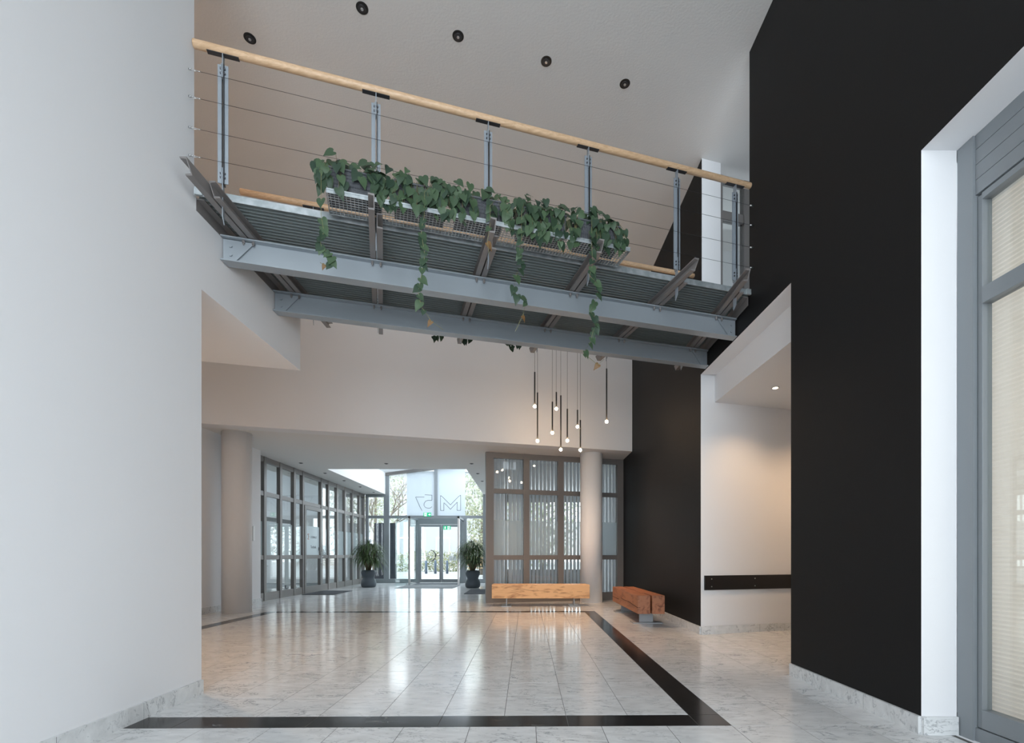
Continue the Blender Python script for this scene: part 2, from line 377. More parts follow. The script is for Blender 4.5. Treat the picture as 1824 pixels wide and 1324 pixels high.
for cx, cy in tile_pos:
    p = fm(cx, cy); inst('tile', tm, floor, (p[0], p[1], 0))
fb = MB(); tb = tile_mesh(T, T)
for cx, cy in far_pos:
    if cy > 11.6 and cx > 2.7: continue
    p = fm(cx, cy); fb.add([(x+p[0], y+p[1], z) for x, y, z in tb.v], tb.f)
o = fb.build('far_tiles', 'marble', floor, local=True); tag(o, kind='stuff')
bandh = {}
def band(x0, x1, y0, y1):
    dx, dy = x1-x0, y1-y0; key = (round(dx, 3), round(dy, 3))
    if key not in bandh: bandh[key] = tile_mesh(dx, dy).mesh('border_tile', 'darkstone')
    p = fm((x0+x1)/2, (y0+y1)/2); inst('border_tile', bandh[key], floor, (p[0], p[1], 0))
for k in range(7):
    band(-4.526+k*.8, -4.526+(k+1)*.8, 2.94, 3.14); band(-4.526+k*.8, -4.526+(k+1)*.8, 8.74, 8.94)
    band(1.074, 1.274, 3.14+k*.8, 3.14+(k+1)*.8); band(-4.726, -4.526, 3.14+k*.8, 3.14+(k+1)*.8)
band(1.074, 1.274, 2.94, 3.14); band(-4.726, -4.526, 2.94, 3.14); band(1.074, 1.274, 8.74, 8.94); band(-4.726, -4.526, 8.74, 8.94)
g = MB(); g.box(-6.1, 5.2, -6.0, 18.3, -.3, -.0010); o = g.build('grout_bed', 'grout', floor); tag(o, kind=None)
# debris specks on the floor are left to the marble itself

# ---- marble skirting
def skirting(name, label, p0, p1, n, piece, h=.105, th=.018):
    root = empty(name, (p0[0], p0[1], 0), label=label, cat='skirting', kind='structure')
    d = Vector((p1[0]-p0[0], p1[1]-p0[1], 0)); L = d.length; d.normalize(); nn = Vector((n[0], n[1], 0)).normalized()
    k = max(1, round(L/piece)); s = L/k
    m = MB(); m.obox((0, 0, 0), d*(s-.004), nn*th, (0, 0, h)); me = m.mesh('stone_tile', 'skirt')
    for i in range(k): inst('stone_tile', me, root, tuple(d*(i*s+.001)))
    m = MB(); m.obox(d*.004, d*(L-.010), nn*(th-.0015), (0, 0, h-.002)); m.build('mortar', 'grout', root, local=True)
    return root
skirting('baseboard_left', 'pale marble skirting along the foot of the left white wall', (XL, .2), (XL, 3.645), (1, 0), .6)
skirting('baseboard_right', 'veined marble skirting along the foot of the near black wall', (XR, 2.814), (XR, 4.186), (-1, 0), .4)
skirting('baseboard_right_far', 'marble skirting at the foot of the black wall beside the red bench', (XR, 6.32), (XR, 11.2), (-1, 0), .6)
skirting('baseboard_niche', 'grey veined marble skirting under the white wall of the lit opening', (XR, 6.31), (4.95, ys(4.95)-.01), (math.sin(SK), -math.cos(SK)), .9, th=.014)
skirting('baseboard_reveal', 'short marble skirting in the white reveal at the right edge', (XR, 2.814), (2.52, 2.814), (0, -1), .3)
skirting('baseboard_lobby', 'marble skirting behind the left round column', (-5.58, 4.4), (-5.58, 10.25), (1, 0), .6, .12)

# ---- round columns
for (cx, cy, lab) in ((-5.21, 8.78, 'white round column at the left of the passage, next to the glass office front'),
                      (1.478, 10.6, 'white round column behind the right end of the pale wooden bench')):
    m = MB(); m.lathe([(.242, 0), (.242, ZE)], (cx, cy, 0), 48)
    tag(m.build('column', 'white'), lab, 'column', 'round columns', None)['kind'] = 'structure'

# ------------------------------------------------------------------ footbridge
BA = math.atan(.2905); BX, BY = XL, 3.552
bridge = empty('footbridge', (BX, BY, 0), BA, 'steel footbridge with cable railing and wooden handrail crossing the hall high up', 'footbridge')
LEN, WID = 4.94, 1.455
sl = .2905
def ub(v): return sl*v
# beams
def ibeam(v0):
    m = MB(); w_, h_, tf, tw, zt = .1, .2, .010, .007, 3.604
    u0, u1 = ub(v0)+.006, LEN+ub(v0)-.006
    def ext(va, vb, za, zb):
        m.prism([(ub(va)+.008, va), (LEN+ub(va)-.008, va), (LEN+ub(vb)-.008, vb), (ub(vb)+.008, vb)], za, zb)
    ext(v0, v0+w_, zt-tf, zt); ext(v0, v0+w_, zt-h_, zt-h_+tf); ext(v0+w_/2-tw/2, v0+w_/2+tw/2, zt-h_+tf, zt-tf)
    return m.build('beam', 'steel', bridge, local=True)
beams = [ibeam(.29), ibeam(1.065)]
for bi, v0 in enumerate((.29, 1.065)):
    for side in (0, 1):       # end plates with clipped corner, two bolts
        ue = ub(v0)+.02 if side == 0 else LEN+ub(v0+.05)-.02; s_ = 1 if side == 0 else -1
        vv = v0+.05-.012
        prof = [(0, 3.414), (.045, 3.414), (.085, 3.416), (.225, 3.588), (0, 3.588)]
        vs = [(ue+s_*a, vv-.008, z) for a, z in prof]+[(ue+s_*a, vv, z) for a, z in prof]; n = 5
        fs = [(0, 1, 2, 3, 4), (9, 8, 7, 6, 5)]+[(i, 5+i, 5+(i+1) % 5, (i+1) % 5) for i in range(5)]
        m = MB(); m.add(vs, fs); pl = m.build('end_plate', 'steel', beams[bi], local=True)
        for z in (3.465, 3.535):
            m = MB(); m.tube([(ue+s_*.055, vv-.02, z), (ue+s_*.055, vv-.006, z)], .013, 6, smooth=False); m.build('bolt', 'steel', beams[bi], local=True)
post_u = [.204, 1.286, 2.203, 3.130, 4.054, 4.722]
# joists: pairs of channels back to back
def channel(o, d, side, s0, s1, name='joist'):
    o = Vector((o[0], o[1], 0)); d = Vector((d[0], d[1], 0)).normalized(); n = Vector((d.y, -d.x, 0))*side  # n points away from the slit
    zt, h, fw, t = 3.69, .08, .046, .007; g0 = .006
    prof = [(g0, zt), (g0+fw, zt), (g0+fw, zt-t), (g0+t, zt-t*1.4), (g0+t, zt-h+t*1.4), (g0+fw, zt-h+t), (g0+fw, zt-h), (g0, zt-h)]
    k = len(prof); vs = []
    for s, sg in ((s0, 1), (s1, -1)):
        for a, z in prof: vs.append(o+d*(s+sg*(zt-z)*.75)+n*a+Vector((0, 0, z)))
    fs = [(0, 1, 2, 3), (0, 3, 4, 7), (7, 4, 5, 6), (8+3, 8+2, 8+1, 8), (8+7, 8+4, 8+3, 8), (8+6, 8+5, 8+4, 8+7)]
    fs += [(i, k+i, k+(i+1) % k, (i+1) % k) for i in range(k)]
    m = MB(); m.add(vs, fs); return m.build(name, 'joist', bridge, local=True)
for i, u in enumerate(post_u):
    end = i in (0, 5); d = (sl, 1) if end else (0, 1); cf = math.cos(BA) if end else 1
    channel((u, 0), d, -1, -.385/cf, (WID+.18)/cf); channel((u, 0), d, 1, -.185/cf, (WID+.385)/cf)
    for v0 in (.29, 1.065):
        for du in (-.035, .035):
            m = MB(); uu = u+(sl*v0 if end else 0)+du
            m.tube([(uu, v0+.022, 3.572), (uu, v0+.022, 3.594)], .011, 6, smooth=False); m.tube([(uu, v0+.022, 3.56), (uu, v0+.022, 3.594)], .006, 6)
            m.build('bolt', 'joist', bridge, local=True)
# deck gratings: five panels
edges = [0.0, .204, 1.286, 2.203, 3.130, 4.054, 4.722, LEN]
pan = [0, 1.286, 2.203, 3.130, 4.054, LEN]
for a, b in zip(pan[:-1], pan[1:]):
    m = MB()
    def lo(v, a=a): return a+(ub(v)+.012 if a == 0 else .003)
    def hi(v, b=b): return b+(ub(v)-.012 if b == LEN else -.003)
    n = 36
    for k in range(n+1):
        v = .006+k*(WID-.012)/n
        m.box(lo(v), hi(v), v-.003, v+.003, 3.692, 3.738)
    u = a+.01
    while u < b+.45:
        v0, v1 = .004, WID-.004
        if a == 0: v1 = min(v1, (u-.012)/sl)
        if b == LEN: v0 = max(v0, (u-LEN+.012)/sl)
        elif u > b-.005: break
        if v1-v0 > .02: m.box(u-.0025, u+.0025, v0, v1, 3.712, 3.738)
        u += .033
    m.build('deck_grating', 'grating', bridge, local=True)
for v0 in (-.006, WID+.001):
    m = MB(); m.prism([(ub(v0)+.008, v0), (LEN+ub(v0)-.008, v0), (LEN+ub(v0)-.008, v0+.005), (ub(v0)+.008, v0+.005)], 3.688, 3.742)
    m.build('deck_edge_strip', 'galv', bridge, local=True)
for side in (0, 1):   # angle bearings along the two walls
    e = .004 if side == 0 else LEN-.004; s_ = 1 if side == 0 else -1
    m = MB()
    for dz in ((3.60, 3.69, .008), (3.681, 3.69, .06)):
        x0, x1 = sorted((e, e+s_*dz[2])); m.prism([(x0, .03), (x1, .03), (x1+ub(WID-.03), WID), (x0+ub(WID-.03), WID)], dz[0], dz[1])
    m.build('bearing_angle', 'joist', bridge, local=True)
for e in (.012, LEN-.06):
    m = MB(); m.box(e, e+.05, -.02, -.007, 3.688, 3.742); m.build('corner_bracket', 'galv', bridge, local=True)
# posts
def post(u, v, s_):
    root = empty('post', (u, v, 0), parent=bridge)
    for a in (-1, 1):
        m = MB(); x0, x1 = sorted((a*.007, a*.035)); m.box(x0, x1, -.004*s_-.003, -.004*s_+.003, 3.79, 4.665); m.build('cheek_plate', 'post', root, local=True)
        m = MB(); x0, x1 = sorted((a*.005, a*.010)); m.box(x0, x1, -.022, .022, 3.78, 4.665); m.build('web_plate', 'dark_metal' if a > 0 else 'post', root, local=True)
    m = MB(); m.box(-.003, .003, -.02, .02, 4.56, 4.742); m.build('top_bar', 'post', root, local=True)
    vs = [(-.003, -.02, 3.54), (-.003, .02, 3.50), (-.003, .02, 3.90), (-.003, -.02, 3.90)]; vs += [(.003, y, z) for _, y, z in vs]
    m = MB(); m.add(vs, [(3, 2, 1, 0), (4, 5, 6, 7), (0, 1, 5, 4), (1, 2, 6, 5), (2, 3, 7, 6), (3, 0, 4, 7)]); m.build('foot_bar', 'post', root, local=True)
    for z in (4.60, 4.635, 3.83, 3.86):
        m = MB(); m.tube([(-.018, -.012, z), (.018, -.012, z)], .007, 6, smooth=False); m.build('bolt', 'dark_metal', root, local=True)
    m = MB(); m.box(-.105, .105, -.017, .017, 4.741, 4.748); m.build('saddle_plate', 'dark_metal', root, local=True)
for u in post_u: post(u, -.03, 1)
for i, u in enumerate(post_u): post(u+(ub(WID) if i in (0, 5) else 0), WID+.03, -1)
# handrails
def rail(v, u0, u1):
    m = MB(); r = .0295
    m.tube([(u0, v, 4.772), (u0+.004, v, 4.772), (u0+.008, v, 4.772), (u1-.008, v, 4.772), (u1-.004, v, 4.772), (u1, v, 4.772)], [r*.8, r*.95, r, r, r*.95, r*.8], 20)
    return m.build('handrail', 'beech', bridge, local=True)
rail(-.035, .01, 4.905); rail(WID+.03, -.07, 5.33)
# cables with turnbuckles
for v in (-.055, WID+.055):
    for z in (4.560, 4.362, 4.138, 3.935):
        m = MB(); a, b = ub(v)+.01, LEN+ub(v)-.02
        m.tube([(a+.07, v, z), (b, v, z)], .0016, 5); c = m.build('cable', 'dark_metal', bridge, local=True)
        m = MB(); m.tube([(a-.004, v, z+.003), (a+.012, v, z+.002)], .006, 8)
        for s_ in (-1, 1): m.tube([(a+.012, v, z), (a+.022, v+.005*s_, z+.009*s_), (a+.042, v+.005*s_, z+.008*s_), (a+.055, v, z)], .0018, 5)
        m.tube([(a+.053, v, z), (a+.072, v, z)], .0035, 6)
        m.build('turnbuckle', 'chrome', c, local=True)
        m = MB(); m.tube([(b-.02, v, z), (b+.022, v, z)], .007, 8); m.build('end_fitting', 'chrome', c, local=True)
# planter shelves: welded mesh panels resting on the joist tips, two on the near side and one on the far side
for (a, b, va, vb2) in ((.94, 2.165, -.30, -.062), (2.18, 3.41, -.30, -.062), (1.25, 3.16, WID+.075, WID+.31)):
    root = empty('planter_shelf', (0, 0, 0), parent=bridge)
    m = MB(); m.box(a, b, va, va+.003, 3.69, 3.722); m.box(a, b, vb2-.003, vb2, 3.69, 3.722)
    m.box(a, a+.003, va, vb2, 3.69, 3.722); m.box(b-.003, b, va, vb2, 3.69, 3.722); m.box(a, b, va-.003, va+.002, 3.712, 3.724)
    m.build('rim', 'galv', root, local=True)
    m = MB(); k = round((b-a)/.028)
    for i in range(1, k): u = a+(b-a)*i/k; m.box(u-.002, u+.002, va+.003, vb2-.003, 3.690, 3.695)
    for i in range(1, 9): v = va+.003+i*.0262; m.box(a, b, v-.0015, v+.0015, 3.695, 3.699)
    m.build('wire_mesh', 'galv', root, local=True)

# ------------------------------------------------------------------ trailing plants
def heart(n=0, curl=.25):
    # heart-shaped leaf, base at origin, tip towards +x, length 1
    out = [(0, 0), (-.16, .17), (-.14, .34), (.05, .45), (.30, .43), (.56, .30), (.80, .12), (1.0, 0)]
    m = MB(); vs = []; mid = [0, .1, .32, .58, .8]
    def zz(x, y): return -curl*x*x*.55-abs(y)*.0+abs(y)*(.10 if n != 1 else .02)-(.1*y if n == 2 else 0)
    L_ = [(x, y, zz(x, y)) for x, y in out]; R_ = [(x, -y, zz(x, -y)) for x, y in out[1:-1]]
    C_ = [(x, 0, zz(x, 0)-.02) for x in mid[1:]]
    vs = L_+C_+R_           # 0..7, 8..11, 12..17
    l = lambda i: i; c = lambda i: 8+i; rr = lambda i: 12+i-1
    fs = [(0, 8, 2, 1), (8, 3, 2), (8, 9, 4, 3), (9, 10, 5, 4), (10, 11, 6, 5), (11, 7, 6)]
    fs += [(0, rr(1), rr(2), 8), (8, rr(2), rr(3)), (8, rr(3), rr(4), 9), (9, rr(4), rr(5), 10), (10, rr(5), rr(6), 11), (11, rr(6), 7)]
    return m.add(vs, fs, 0, True)
leaf_me = [heart(i, c).mesh('leaf', 'leaf') for i, c in ((0, .3), (1, .6), (2, .15), (0, .9))]
dry_me = [heart(1, 1.4).mesh('leaf', 'dryleaf')]
INVB = Matrix.Rotation(-BA, 3, 'Z')
def on_plane(px, py, v):
    """point on the vertical plane v = const of the bridge seen at px, py"""
    a = (px-933)/F; b = (988-py)/F
    # world (a*t, t, CAMH+b*t); v = -(x-BX)*sin + (y-BY)*cos
    s_, c_ = math.sin(BA), math.cos(BA)
    t = (v-BX*s_+BY*c_)/(c_-a*s_)
    q = INVB @ Vector((a*t-BX, t-BY, 0)); return Vector((q.x, q.y, CAMH+b*t))
def add_leaf(root, p, tipdir, normal, size, dry=False, name='leaf'):
    x = tipdir.normalized(); z = (normal-x*normal.dot(x)).normalized(); y = z.cross(x)
    mt = Matrix((x, y, z)).transposed()
    o = inst(name, random.choice(dry_me if dry else leaf_me), root, tuple(p), mt.to_euler(), size)
    return o
planters = [   # centre u, width, label
    (1.14, .40, 'grey wicker planter of trailing heart-leaf vine at the left end of the mesh shelf'),
    (1.62, .40, 'second trailing vine planter from the left, nearly hidden by its leaves'),
    (2.09, .40, 'middle grey wicker planter with its woven front showing between vines'),
    (2.62, .42, 'bushy trailing vine planter right of the middle post, its box hidden by leaves'),
    (3.13, .40, 'trailing vine planter at the right end of the mesh shelf')]
front = Vector((0, -1, 0))
vines = {0: [[(572, 385), (577, 412), (571, 432), (574, 445), (592, 452), (591, 470), (580, 472), (570, 468)]],
         1: [],
         2: [[(756, 385), (750, 410), (753, 432), (757, 455), (752, 478), (749, 500), (745, 520), (750, 545), (768, 572), (790, 588)]],
         3: [[(929, 425), (925, 450), (932, 470), (920, 488), (914, 522), (938, 533), (932, 560), (918, 590)], [(873, 400), (868, 430), (872, 455)]],
         4: [[(1054, 440), (1056, 470), (1050, 492), (1068, 508), (1062, 533), (1052, 556), (1064, 572), (1056, 592), (1052, 609), (1040, 630), (1065, 650), (1076, 640)]]}
for pi, (uc, pw, lab) in enumerate(planters):
    zb = 3.7245; root = empty('trailing_vine', (uc, -.18, zb), parent=None)
    # lift to world: planters stand on the shelf but are things of their own
    wp = Matrix.Rotation(BA, 3, 'Z') @ Vector((uc, -.18, 0)); root.location = (BX+wp.x, BY+wp.y, zb); root.rotation_euler = (0, 0, BA)
    tag(root, lab, 'planter', 'trailing vine planters on the footbridge')
    hw, hd, hh = pw/2, .085, .19
    m = MB(); nb = 15                                   # woven box: horizontal strands proud of the wall
    for k in range(nb):
        z0, z1 = hh*k/nb, hh*(k+1)/nb-.002; e = .0 if k % 2 else .002; tp = .006*k/nb
        m.box(-hw-e-tp+.01, hw+e+tp-.01, -hd-e-tp+.01, hd+e+tp-.01, z0, z1)
    m.box(-hw+.008, hw-.008, -hd+.008, hd-.008, .001, hh-.004)
    ns = int(pw/.014)
    for k in range(ns):
        x = -hw+.012+k*(pw-.024)/(ns-1); m.box(x-.0016, x+.0016, -hd-.0005, -hd+.012, .0, hh)
    m.box(-hw-.004, hw+.004, -hd-.004, hd+.004, hh-.012, hh)
    m.build('basket', 'wicker', root, local=True)
    m = MB(); m.box(-hw+.01, hw-.01, -hd+.01, hd-.01, hh-.006, hh+.004); m.build('soil', 'soil', root, local=True)
    rnd = random.Random(100+pi)
    nl = [112, 118, 96, 150, 124][pi]
    bare = {0: (-.10, .10), 2: (-.05, .19), 4: (-.2, -.06)}.get(pi)
    stems = MB()
    for k in range(nl):
        kk = rnd.random()
        x = rnd.uniform(-hw-.05, hw+.05)
        if kk < .58:        # crown above the rim
            y = rnd.uniform(-hd-.03, hd+.03); z = hh+rnd.uniform(-.01, .085)+(.02 if pi in (0,) else 0)*rnd.random()
            z = min(z+.045*math.exp(-((x+.06)/.13)**2)*rnd.random(), hh+.10)
            nrm = Vector((rnd.uniform(-.5, .5), -1.0+rnd.uniform(-.3, .4), rnd.uniform(.2, .9)))
            td = Vector((rnd.uniform(-.9, .9), rnd.uniform(-.6, 0), rnd.uniform(-1, -.1)))
        else:               # spilling over the front
            y = -hd-rnd.uniform(.01, .06); z = rnd.uniform(-.02, hh)
            if pi == 3: z = rnd.uniform(-.07, hh)
            if bare and bare[0] < x < bare[1]:
                if rnd.random() < .8: x = bare[0]-rnd.uniform(.0, .12) if rnd.random() < .5 else bare[1]+rnd.uniform(0, .12)
            if abs(x) > hw+.06: x *= .8
            nrm = Vector((rnd.uniform(-.5, .5), -1, rnd.uniform(.0, .6))); td = Vector((rnd.uniform(-.6, .6), rnd.uniform(-.3, .05), -1))
        if pi == 0 and x < -.12 and kk > .58: y -= .0; x -= rnd.uniform(0, .05); z = rnd.uniform(-.03, hh)
        if pi == 4 and x > .12: z -= rnd.uniform(0, .1)
        size = rnd.uniform(.055, .088)*(1.15 if pi == 0 and z > hh*.6 else 1)
        add_leaf(root, Vector((x, y, z)), td, nrm, size, dry=rnd.random() < .006)
        sx_ = max(-hw+.02, min(hw-.02, x*.8)); stems.tube([(sx_, rnd.uniform(-.04, .04), hh-.002), ((sx_+x)/2, y*.6, max(z, hh)+.02), (x, y, z)], .0014, 4, cap=False)
    stems.build('stems', 'vine', root, local=True)
    for vn in vines[pi]:
        pts = [on_plane(px, py, -.325) for px, py in vn]
        pts = [Vector((p.x-uc, p.y+.18, p.z-zb)) for p in pts]
        st = Vector((pts[0].x*.7, -hd+.02, hh)); pl = [st, Vector(((st.x+pts[0].x)/2, -hd-.03, hh+.01)), Vector((pts[0].x, pts[0].y, hh*.5))]+pts
        m = MB(); m.tube(pl, .0018, 5); m.build('vine', 'vine', root, local=True)
        for k in range(2, len(pl)-1):
            for q in range(2):
                p = pl[k].lerp(pl[k+1], q*.5+rnd.uniform(0, .3))
                late = k > len(pl)-4
                if late and q: continue
                td = Vector((rnd.uniform(-.9, .9), -.2, -.8)); nrm = Vector((rnd.uniform(-.4, .4), -1, .3))
                add_leaf(root, p, td, nrm, rnd.uniform(.055, .08) if not late else rnd.uniform(.035, .06), dry=(late and k >= len(pl)-2))
# far-side leaves peeping under the rear beam
rt = empty('trailing_vine', (0, 0, 0), label='trailing vine leaves hanging below the far beam of the footbridge', cat='planter', group='trailing vine planters on the footbridge')
wp = Matrix.Rotation(BA, 3, 'Z') @ Vector((2.1, WID+.18, 0)); rt.location = (BX+wp.x, BY+wp.y, 3.7245); rt.rotation_euler = (0, 0, BA)
m = MB(); m.box(-.5, .5, -.07, .07, .0, .17); m.build('basket', 'wicker', rt, local=True)
rnd = random.Random(5); tips = [(783, 598), (775, 600), (822, 606), (830, 609), (838, 604), (912, 622), (922, 617), (905, 612)]
for px, py in tips:
    q = on_plane(px, py, WID+.28)-Vector((2.1, WID+.18, 3.7245))
    s0 = Vector((max(-.45, min(.45, q.x)), .05, .17))
    m = MB(); m.tube([s0, Vector((q.x*.98, q.y+.02, .15)), q], .0018, 4); m.build('vine', 'vine', rt, local=True)
    for _ in range(3): add_leaf(rt, q+Vector((rnd.uniform(-.03, .03), 0, rnd.uniform(0, .05))), Vector((rnd.uniform(-.6, .6), 0, -1)), Vector((rnd.uniform(-.4, .4), -1, .3)), rnd.uniform(.05, .07))

# ------------------------------------------------------------------ ceiling spotlights (high ceiling)
def downlight(x, y, z, r, lab, group, face='dark_metal', depth=.03):
    root = empty('ceiling_spotlight', (x, y, z), label=lab, cat='ceiling light', group=group)
    m = MB(); seg = 28
    m.lathe([(r, -.004), (r, -.001)], seg=seg); m.build('trim_ring', 'black_metal', root, local=True)
    m = MB(); m.lathe([(r*.62, -.012), (r*.66, -.004)], seg=seg); m.build('baffle', 'dark_metal', root, local=True)
    m = MB(); m.lathe([(r*.22, -.018), (r*.26, -.012)], seg=16); m.build('lens', face, root, local=True)
    return root
hl = [(445, 68, 'leftmost black ceiling spotlight, above the left end of the handrail'), (645, 14, 'black ceiling spotlight nearest the top edge of the picture'),
      (816, 64, 'black ceiling spotlight in the middle of the high ceiling'), (973, 109, 'black ceiling spotlight second from the black wall'),
      (1113, 149, 'rightmost black ceiling spotlight, nearest the black wall')]
for px, py, lab in hl:
    y = (CEIL-CAMH)*F/(988-py); downlight((px-933)/F*y, y, CEIL, .056, lab, 'black spotlights in the high ceiling', 'chrome')
el = [(536, 825), (579, 843), (613, 856.4), (641.5, 867.5), (665.5, 877), (688, 826), (840, 826), (851, 843.8), (859, 857.4)]
names = ['nearest of the five small downlights along the glass office front', 'second of the small downlights along the glass office front', 'middle small downlight along the glass office front',
         'fourth of the small downlights along the glass office front', 'farthest small downlight along the glass office front',
         'small downlight in front of the left edge of the raised roof', 'small downlight at the near right corner of the raised roof',
         'small downlight along the right edge of the raised roof', 'farthest small downlight along the right edge of the raised roof']
for (px, py), lab in zip(el, names):
    y = (ZE-CAMH)*F/(988-py); downlight((px-933)/F*y, y, ZE, .05, lab, 'small downlights in the entrance ceiling')
y = (3.055-CAMH)*F/(988-691); nl_ = empty('recessed_downlight', ((1381-933)/F*y, y, 3.055), label='lit recessed downlight in the low ceiling of the niche', cat='ceiling light')
m = MB(); m.lathe([(.045, -.004), (.045, -.001)], seg=24); m.build('trim_ring', 'chrome', nl_, local=True)
m = MB(); m.lathe([(.030, -.006), (.030, -.004)], seg=20); m.build('lens', 'lamp', nl_, local=True)
spot('niche_downlight', ((1381-933)/F*y, y, 3.04), 50, ang=130)
spot('niche_downlight_deep', (4.3, 5.9, 3.04), 88, ang=140)
spot('gallery_downlight_a', (-3.5, 4.45, 3.03), 90, (1, .68, .44), ang=130)
spot('upper_gallery_lamp', (-4.2, 3.95, 6.1), 75, (1, .66, .42), ang=150)
spot('gallery_downlight_b', (-4.8, 4.2, 3.03), 90, (1, .62, .34), ang=140)

# ------------------------------------------------------------------ pendants
pend = [(400, 458, 775, 795, 8.6, 'highest hanging lamp at the left of the cluster'), (427, 660, 1120, 1135, 8.9, 'just right of the highest one'),
        (573, 750, 1040, 1055, 8.7, 'lamp third from the left, of middle length'), (612, 655, 800, 820, 9.0, 'short lamp with its bulb high in the middle of the cluster'),
        (656, 688, 1203, 1220, 8.8, 'longest lamp hanging lowest in the middle of the cluster'), (720, 820, 1115, 1132, 8.6, 'lamp right of the longest one'),
        (820, 830, 978, 995, 9.0, 'short lamp beside the lowest right lamp'), (848, 930, 1210, 1225, 8.8, 'low lamp in front of the top of the round column'),
        (1106, 425, 928, 945, 8.7, 'long lamp standing alone at the right of the cluster')]
for cx, t0, t1, bz, Y, lab in pend:
    px = 880+cx*.1813; yy = lambda c: 580+c*.1813; X = (px-933)/F*Y; Z = lambda c: CAMH+(988-yy(c))*Y/F
    root = empty('pendant_lamp', (X, Y, CEIL), label='black tube pendant, '+lab, cat='pendant lamp', group='tube pendants before the white wall')
    m = MB(); m.tube([(X, Y, Z(t0)-.01), (X, Y, CEIL-.03)], .0028, 5); m.build('cord', 'black_metal', root)
    m = MB(); m.lathe([(.03, -.03), (.03, 0)], (X, Y, CEIL), 16); m.build('ceiling_rose', 'black_metal', root)
    m = MB(); m.tube([(X, Y, Z(t1)), (X, Y, Z(t0))], .0125, 12); m.build('tube', 'black_metal', root)
    m = MB(); r = .027; zc = Z(bz)
    m.lathe([(r*math.sin(PI*k/10)+.0005, -r*math.cos(PI*k/10)) for k in range(11)], (X, Y, zc), 16); m.build('bulb', 'bulb', root)
    lo_ = spot('pendant_glow', (X, Y, zc-.04), 30, (1, .66, .42), ang=125, rad=.03)

# ------------------------------------------------------------------ glazed fronts
def grid_wall(name, label, p0, d, stiles, rails, z1, bays, film_band, fmat='frame', sw=.085, depth=.09, skip=None, films=None):
    """stiles: list of (s, half width); rails: list of (z0, z1); panes between."""
    root = empty(name, (p0[0], p0[1], 0), label=label, cat='glazed wall', kind='structure')
    d = Vector((d[0], d[1], 0)).normalized(); n = Vector((-d.y, d.x, 0))   # n: away from the viewer side
    def slab(s0, s1, za, zb, n0, n1): m = MB(); return m.obox(d*s0+n*n0+Vector((0, 0, za)), d*(s1-s0), n*(n1-n0), (0, 0, zb-za))
    for s, hw in stiles: slab(s-hw, s+hw, 0, z1, 0, depth).build('mullion', fmat, root, local=True)
    for i in range(len(stiles)-1):
        a = stiles[i][0]+stiles[i][1]; b = stiles[i+1][0]-stiles[i+1][1]
        for k, (za, zb) in enumerate(rails):
            if skip and (i, k) in skip: continue
            slab(a, b, za, zb, .012, depth-.012).build('transom', fmat, root, local=True)
        zz = [r for r in rails]
        for k in range(len(zz)-1):
            if skip and (i, 'p', k) in skip: continue
            slab(a, b, zz[k][1], zz[k+1][0], .04, .048).build('pane', 'glass', root, local=True)
        if film_band and not (skip and (i, 'f') in skip):
            slab(a, b, film_band[0], film_band[1], .0495, .0505).build('frosted_band', 'film', root, local=True)
    return root, d, n
RAILS = [(0, .18), (.93, 1.03), (2.37, 2.47), (3.13, ZE)]
pd = (math.cos(SK), math.sin(SK)); P0 = (-.81, 10.36)
plen = (XR+.81)/math.cos(SK)
cw = [.08, .06, .06, .06, .09]
st = [(.085, .085), (.085+.80+.02, .065), (.085+1.62, .065), (.085+2.39, .065), (plen-.075, .075)]
part, pdv, pnv = grid_wall('window_1', 'grey framed glazed partition with vertical blinds behind the pale bench', P0, pd, st, RAILS, ZE, 4, (1.03, 1.79))
# vertical blinds behind the partition
vb = empty('vertical_blind', (P0[0]+pnv.x*.2, P0[1]+pnv.y*.2, 3.16), label='pale grey vertical slat blind hanging behind the glazed partition', cat='blind')
rb = random.Random(3); ns = 34
m = MB(); m.obox(Vector((0, 0, 0))+pdv*.1, pdv*(plen-.2), pnv*.04, (0, 0, .04)); m.build('head_rail', 'plastic', vb, local=True)
smesh = MB(); smesh.add([(-.043, 0, 0), (0, .006, 0), (.043, 0, 0), (.043, 0, -3.05), (0, .006, -3.05), (-.043, 0, -3.05), (-.043, .002, 0), (0, .008, 0), (.043, .002, 0), (.043, .002, -3.05), (0, .008, -3.05), (-.043, .002, -3.05)],
    [(0, 5, 4, 1), (1, 4, 3, 2), (7, 10, 11, 6), (8, 9, 10, 7), (0, 1, 7, 6), (1, 2, 8, 7), (5, 11, 10, 4), (4, 10, 9, 3), (0, 6, 11, 5), (2, 3, 9, 8)], 0, True)
sme = smesh.mesh('slat', 'slat')
for k in range(ns):
    s_ = .14+k*(plen-.28)/(ns-1); a = SK+(.12 if k < 9 else .45+rb.uniform(-.12, .12))
    if k == 4: a += .7
    q = pdv*s_+pnv*.02; inst('slat', sme, vb, (q.x, q.y, 0), (0, 0, a))
# room behind the partition
w = MB(); w.box(-.80, -.70, 10.55, 17.6, 0, ZE); struct(w, 'wall_meeting_room', 'white', 'white side wall of the room behind the glazed partition', 'wall')
w = MB(); w.box(2.4, 2.6, 12.2, 17.9, 0, ZE); struct(w, 'wall_meeting_room_right', 'white', 'right wall of the room behind the glazed partition', 'wall')
grid_wall('window_2', 'garden window of the room behind the blinds', (-.7, 17.6), (1, 0), [(.05, .05), (1.05, .05), (2.05, .05), (3.05, .05)], [(0, .5), (ZE-.3, ZE)], ZE, 3, None)
